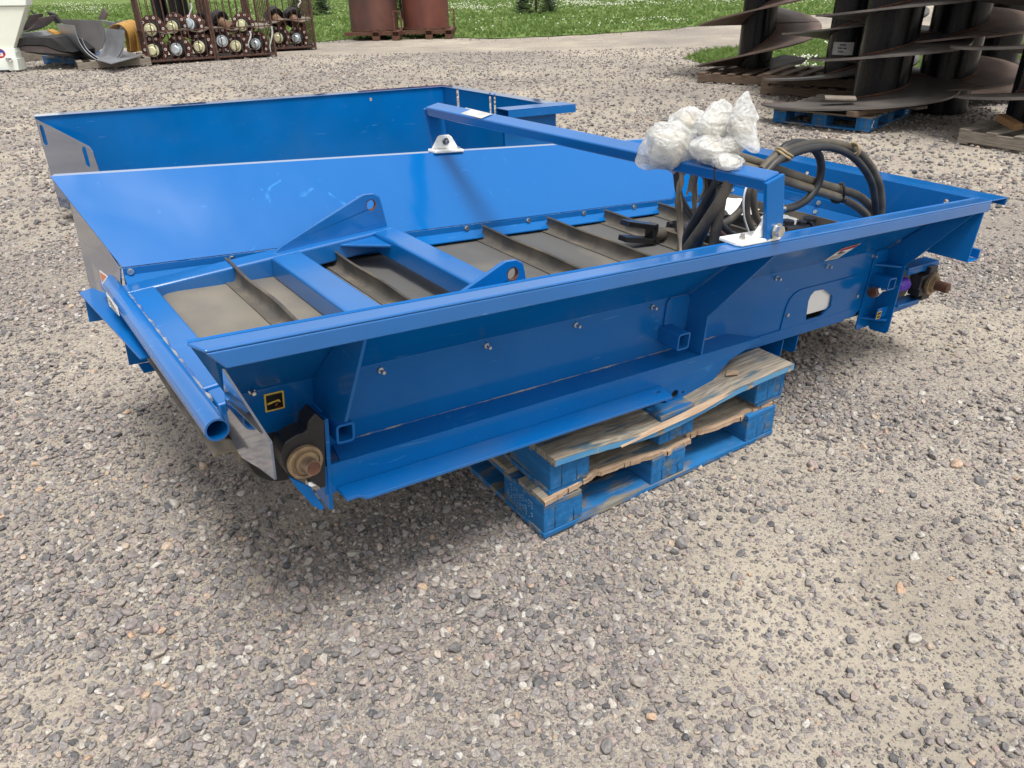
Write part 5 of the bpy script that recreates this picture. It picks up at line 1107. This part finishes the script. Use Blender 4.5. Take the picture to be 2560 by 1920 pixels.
def grass_mat():
    m = bpy.data.materials.new('grass_blade'); m.use_nodes = True; N, L = nt(m); b = N['Principled BSDF']; b.inputs['Roughness'].default_value = .6; b.inputs['Specular IOR Level'].default_value = .25
    oi = N.new('ShaderNodeObjectInfo'); r = N.new('ShaderNodeValToRGB'); e = r.color_ramp; e.elements[0].color = (.085, .165, .03, 1); e.elements[1].color = (.23, .29, .10, 1); e.elements.new(.5).color = (.135, .22, .055, 1)
    L.new(oi.outputs['Random'], r.inputs[0]); L.new(r.outputs[0], b.inputs['Base Color'])
    tl = N.new('ShaderNodeBsdfTranslucent'); L.new(r.outputs[0], tl.inputs[0]); mx = N.new('ShaderNodeMixShader'); mx.inputs[0].default_value = .35; L.new(b.outputs[0], mx.inputs[1]); L.new(tl.outputs[0], mx.inputs[2]); L.new(mx.outputs[0], N['Material Output'].inputs[0]); return m
GM = grass_mat()
def tuft(seed):
    rn = random.Random(seed); mb = MB()
    for k in range(16):
        a_ = rn.uniform(0, 6.28); r_ = rn.uniform(0, .10); p = V((r_ * math.cos(a_), r_ * math.sin(a_), 0)); h = rn.uniform(.5, 1.0); dr = V((rn.uniform(-.3, .3), rn.uniform(-.3, .3), 0)) * h; w2 = V((math.cos(a_ * 3), math.sin(a_ * 3), 0)) * .010
        q = p + dr * .35 + V((0, 0, h * .6)); t = p + dr + V((0, 0, h)); mb.add([p - w2, p + w2, q + w2 * .8, q - w2 * .8, t], [(0, 1, 2, 3), (3, 2, 4)])
    me = bpy.data.meshes.new('tuft'); me.from_pydata(mb.v, [], mb.f); me.materials.append(GM); return bpy.data.objects.new('tuft', me)
P, S, T = [], [], []
def addg(x, y, h0, h1, wd=1.0):
    h = rng.uniform(h0, h1); P.append((x, y, 0)); S.append((wd * h * 3.2, wd * h * 3.2, h)); T.append((0, 0, rng.uniform(0, 6.28)))
n = 0
while n < 30000:
    t = rng.random(); y = 14.5 + 36 * t ** 1.35; x = (rng.random() * 2 - 1) * (y * .70 + 2)
    if inside(far1 + [V((70, 110, 0)), V((-60, 60, 0))], x, y):
        k = noise.noise(V((x * .35, y * .35, 3))); d_edge = 0
        addg(x, y, .05 + .02 * max(0, k), .13 + .06 * max(0, k)); n += 1
n = 0; xs_ = [p.x for p in patch]; ys_ = [p.y for p in patch]
while n < 9000:
    x, y = rng.uniform(min(xs_), max(xs_)), rng.uniform(min(ys_), max(ys_))
    if inside(patch, x, y): addg(x, y, .04, .11); n += 1
n = 0
while n < 500:      # weeds at the gravel edge
    k = rng.integers(0, len(far1) - 2); s = rng.random(); p = far1[k].lerp(far1[k + 1], s); x, y = p.x + rng.normal(0, .25), p.y + rng.normal(0, .3); addg(x, y, .03, .07); n += 1
instancer('grass', P, S, T, [tuft(k) for k in range(6)])
fm = mat('clover_white', (.72, .72, .62), .7)
def flower(s):
    bm = bmesh.new(); bmesh.ops.create_icosphere(bm, subdivisions=1, radius=1); me = bpy.data.meshes.new('flower'); bm.to_mesh(me); bm.free(); me.materials.append(fm); return bpy.data.objects.new('flower', me)
P, S, T = [], [], []
def fl(cx, cy, sx, sy, n, pat=None):
    c = 0; tr_ = 0
    while c < n and tr_ < n * 40:
        tr_ += 1; px_, py_ = rng.normal(cx, sx), rng.normal(cy, sy)
        if py_ < -30: continue
        g = gp(px_, py_)
        if not (inside(far1 + [V((70, 110, 0)), V((-60, 60, 0))], g.x, g.y) or inside(patch, g.x, g.y)): continue
        if noise.noise(V((g.x * .8, g.y * .5, 1))) < -.1: continue
        r = rng.uniform(.012, .026); P.append((g.x, g.y, rng.uniform(.05, .13))); S.append((r, r, r * .8)); T.append((0, 0, 0)); c += 1
fl(1500, 10, 110, 6, 650); fl(1650, 3, 200, 5, 260); fl(1190, 18, 50, 8, 260); fl(195, 20, 45, 7, 260); fl(900, 25, 200, 12, 150); fl(1400, 60, 150, 15, 60); fl(1640, 60, 30, 5, 40); fl(2020, 140, 25, 20, 60); fl(2520, 180, 40, 40, 60); fl(560, 55, 120, 18, 120); fl(2000, 8, 150, 6, 120)
instancer('clover_flowers', P, S, T, [flower(0)])
# a few weeds growing by the blue pallet and dead tufts on the gravel
# ------------------------------------------------------------------ light, sky, camera
SUN_EL, SUN_AZ = rad(70), rad(156)     # azimuth measured clockwise from +Y
w = bpy.data.worlds.new('World'); sc.world = w; w.use_nodes = True; N = w.node_tree.nodes; L = w.node_tree.links
sky = N.new('ShaderNodeTexSky'); sky.sky_type = 'NISHITA'; sky.sun_disc = False; sky.sun_elevation = SUN_EL; sky.sun_rotation = SUN_AZ; sky.air_density = 1.0; sky.dust_density = 3.0; sky.ozone_density = 1.0
hs_ = N.new('ShaderNodeHueSaturation'); hs_.inputs['Saturation'].default_value = .06; L.new(sky.outputs[0], hs_.inputs['Color']); L.new(hs_.outputs[0], N['Background'].inputs['Color']); N['Background'].inputs['Strength'].default_value = .10
ld = bpy.data.lights.new('sun', 'SUN'); ld.energy = 1.6; ld.angle = rad(17); ld.color = (1, .96, .90); lo = bpy.data.objects.new('sun', ld); COL.objects.link(lo)
sd_ = V((math.sin(SUN_AZ) * math.cos(SUN_EL), math.cos(SUN_AZ) * math.cos(SUN_EL), math.sin(SUN_EL))); lo.rotation_euler = sd_.to_track_quat('Z', 'Y').to_euler(); lo.location = sd_ * 30
cd = bpy.data.cameras.new('camera'); co = bpy.data.objects.new('camera', cd); COL.objects.link(co); cd.sensor_fit = 'HORIZONTAL'; cd.sensor_width = 36; cd.lens = FPX / 2560 * 36; cd.clip_end = 1000; cd.clip_start = .05
co.matrix_world = Matrix(((CR.x, CU.x, -CF.x, CAM.x), (CR.y, CU.y, -CF.y, CAM.y), (CR.z, CU.z, -CF.z, CAM.z), (0, 0, 0, 1))); sc.camera = co
vs = sc.view_settings; vs.view_transform = 'Standard'; vs.look = 'None'; vs.exposure = 1.1; vs.gamma = 1.0; vs.use_curve_mapping = False
sc.render.film_transparent = False
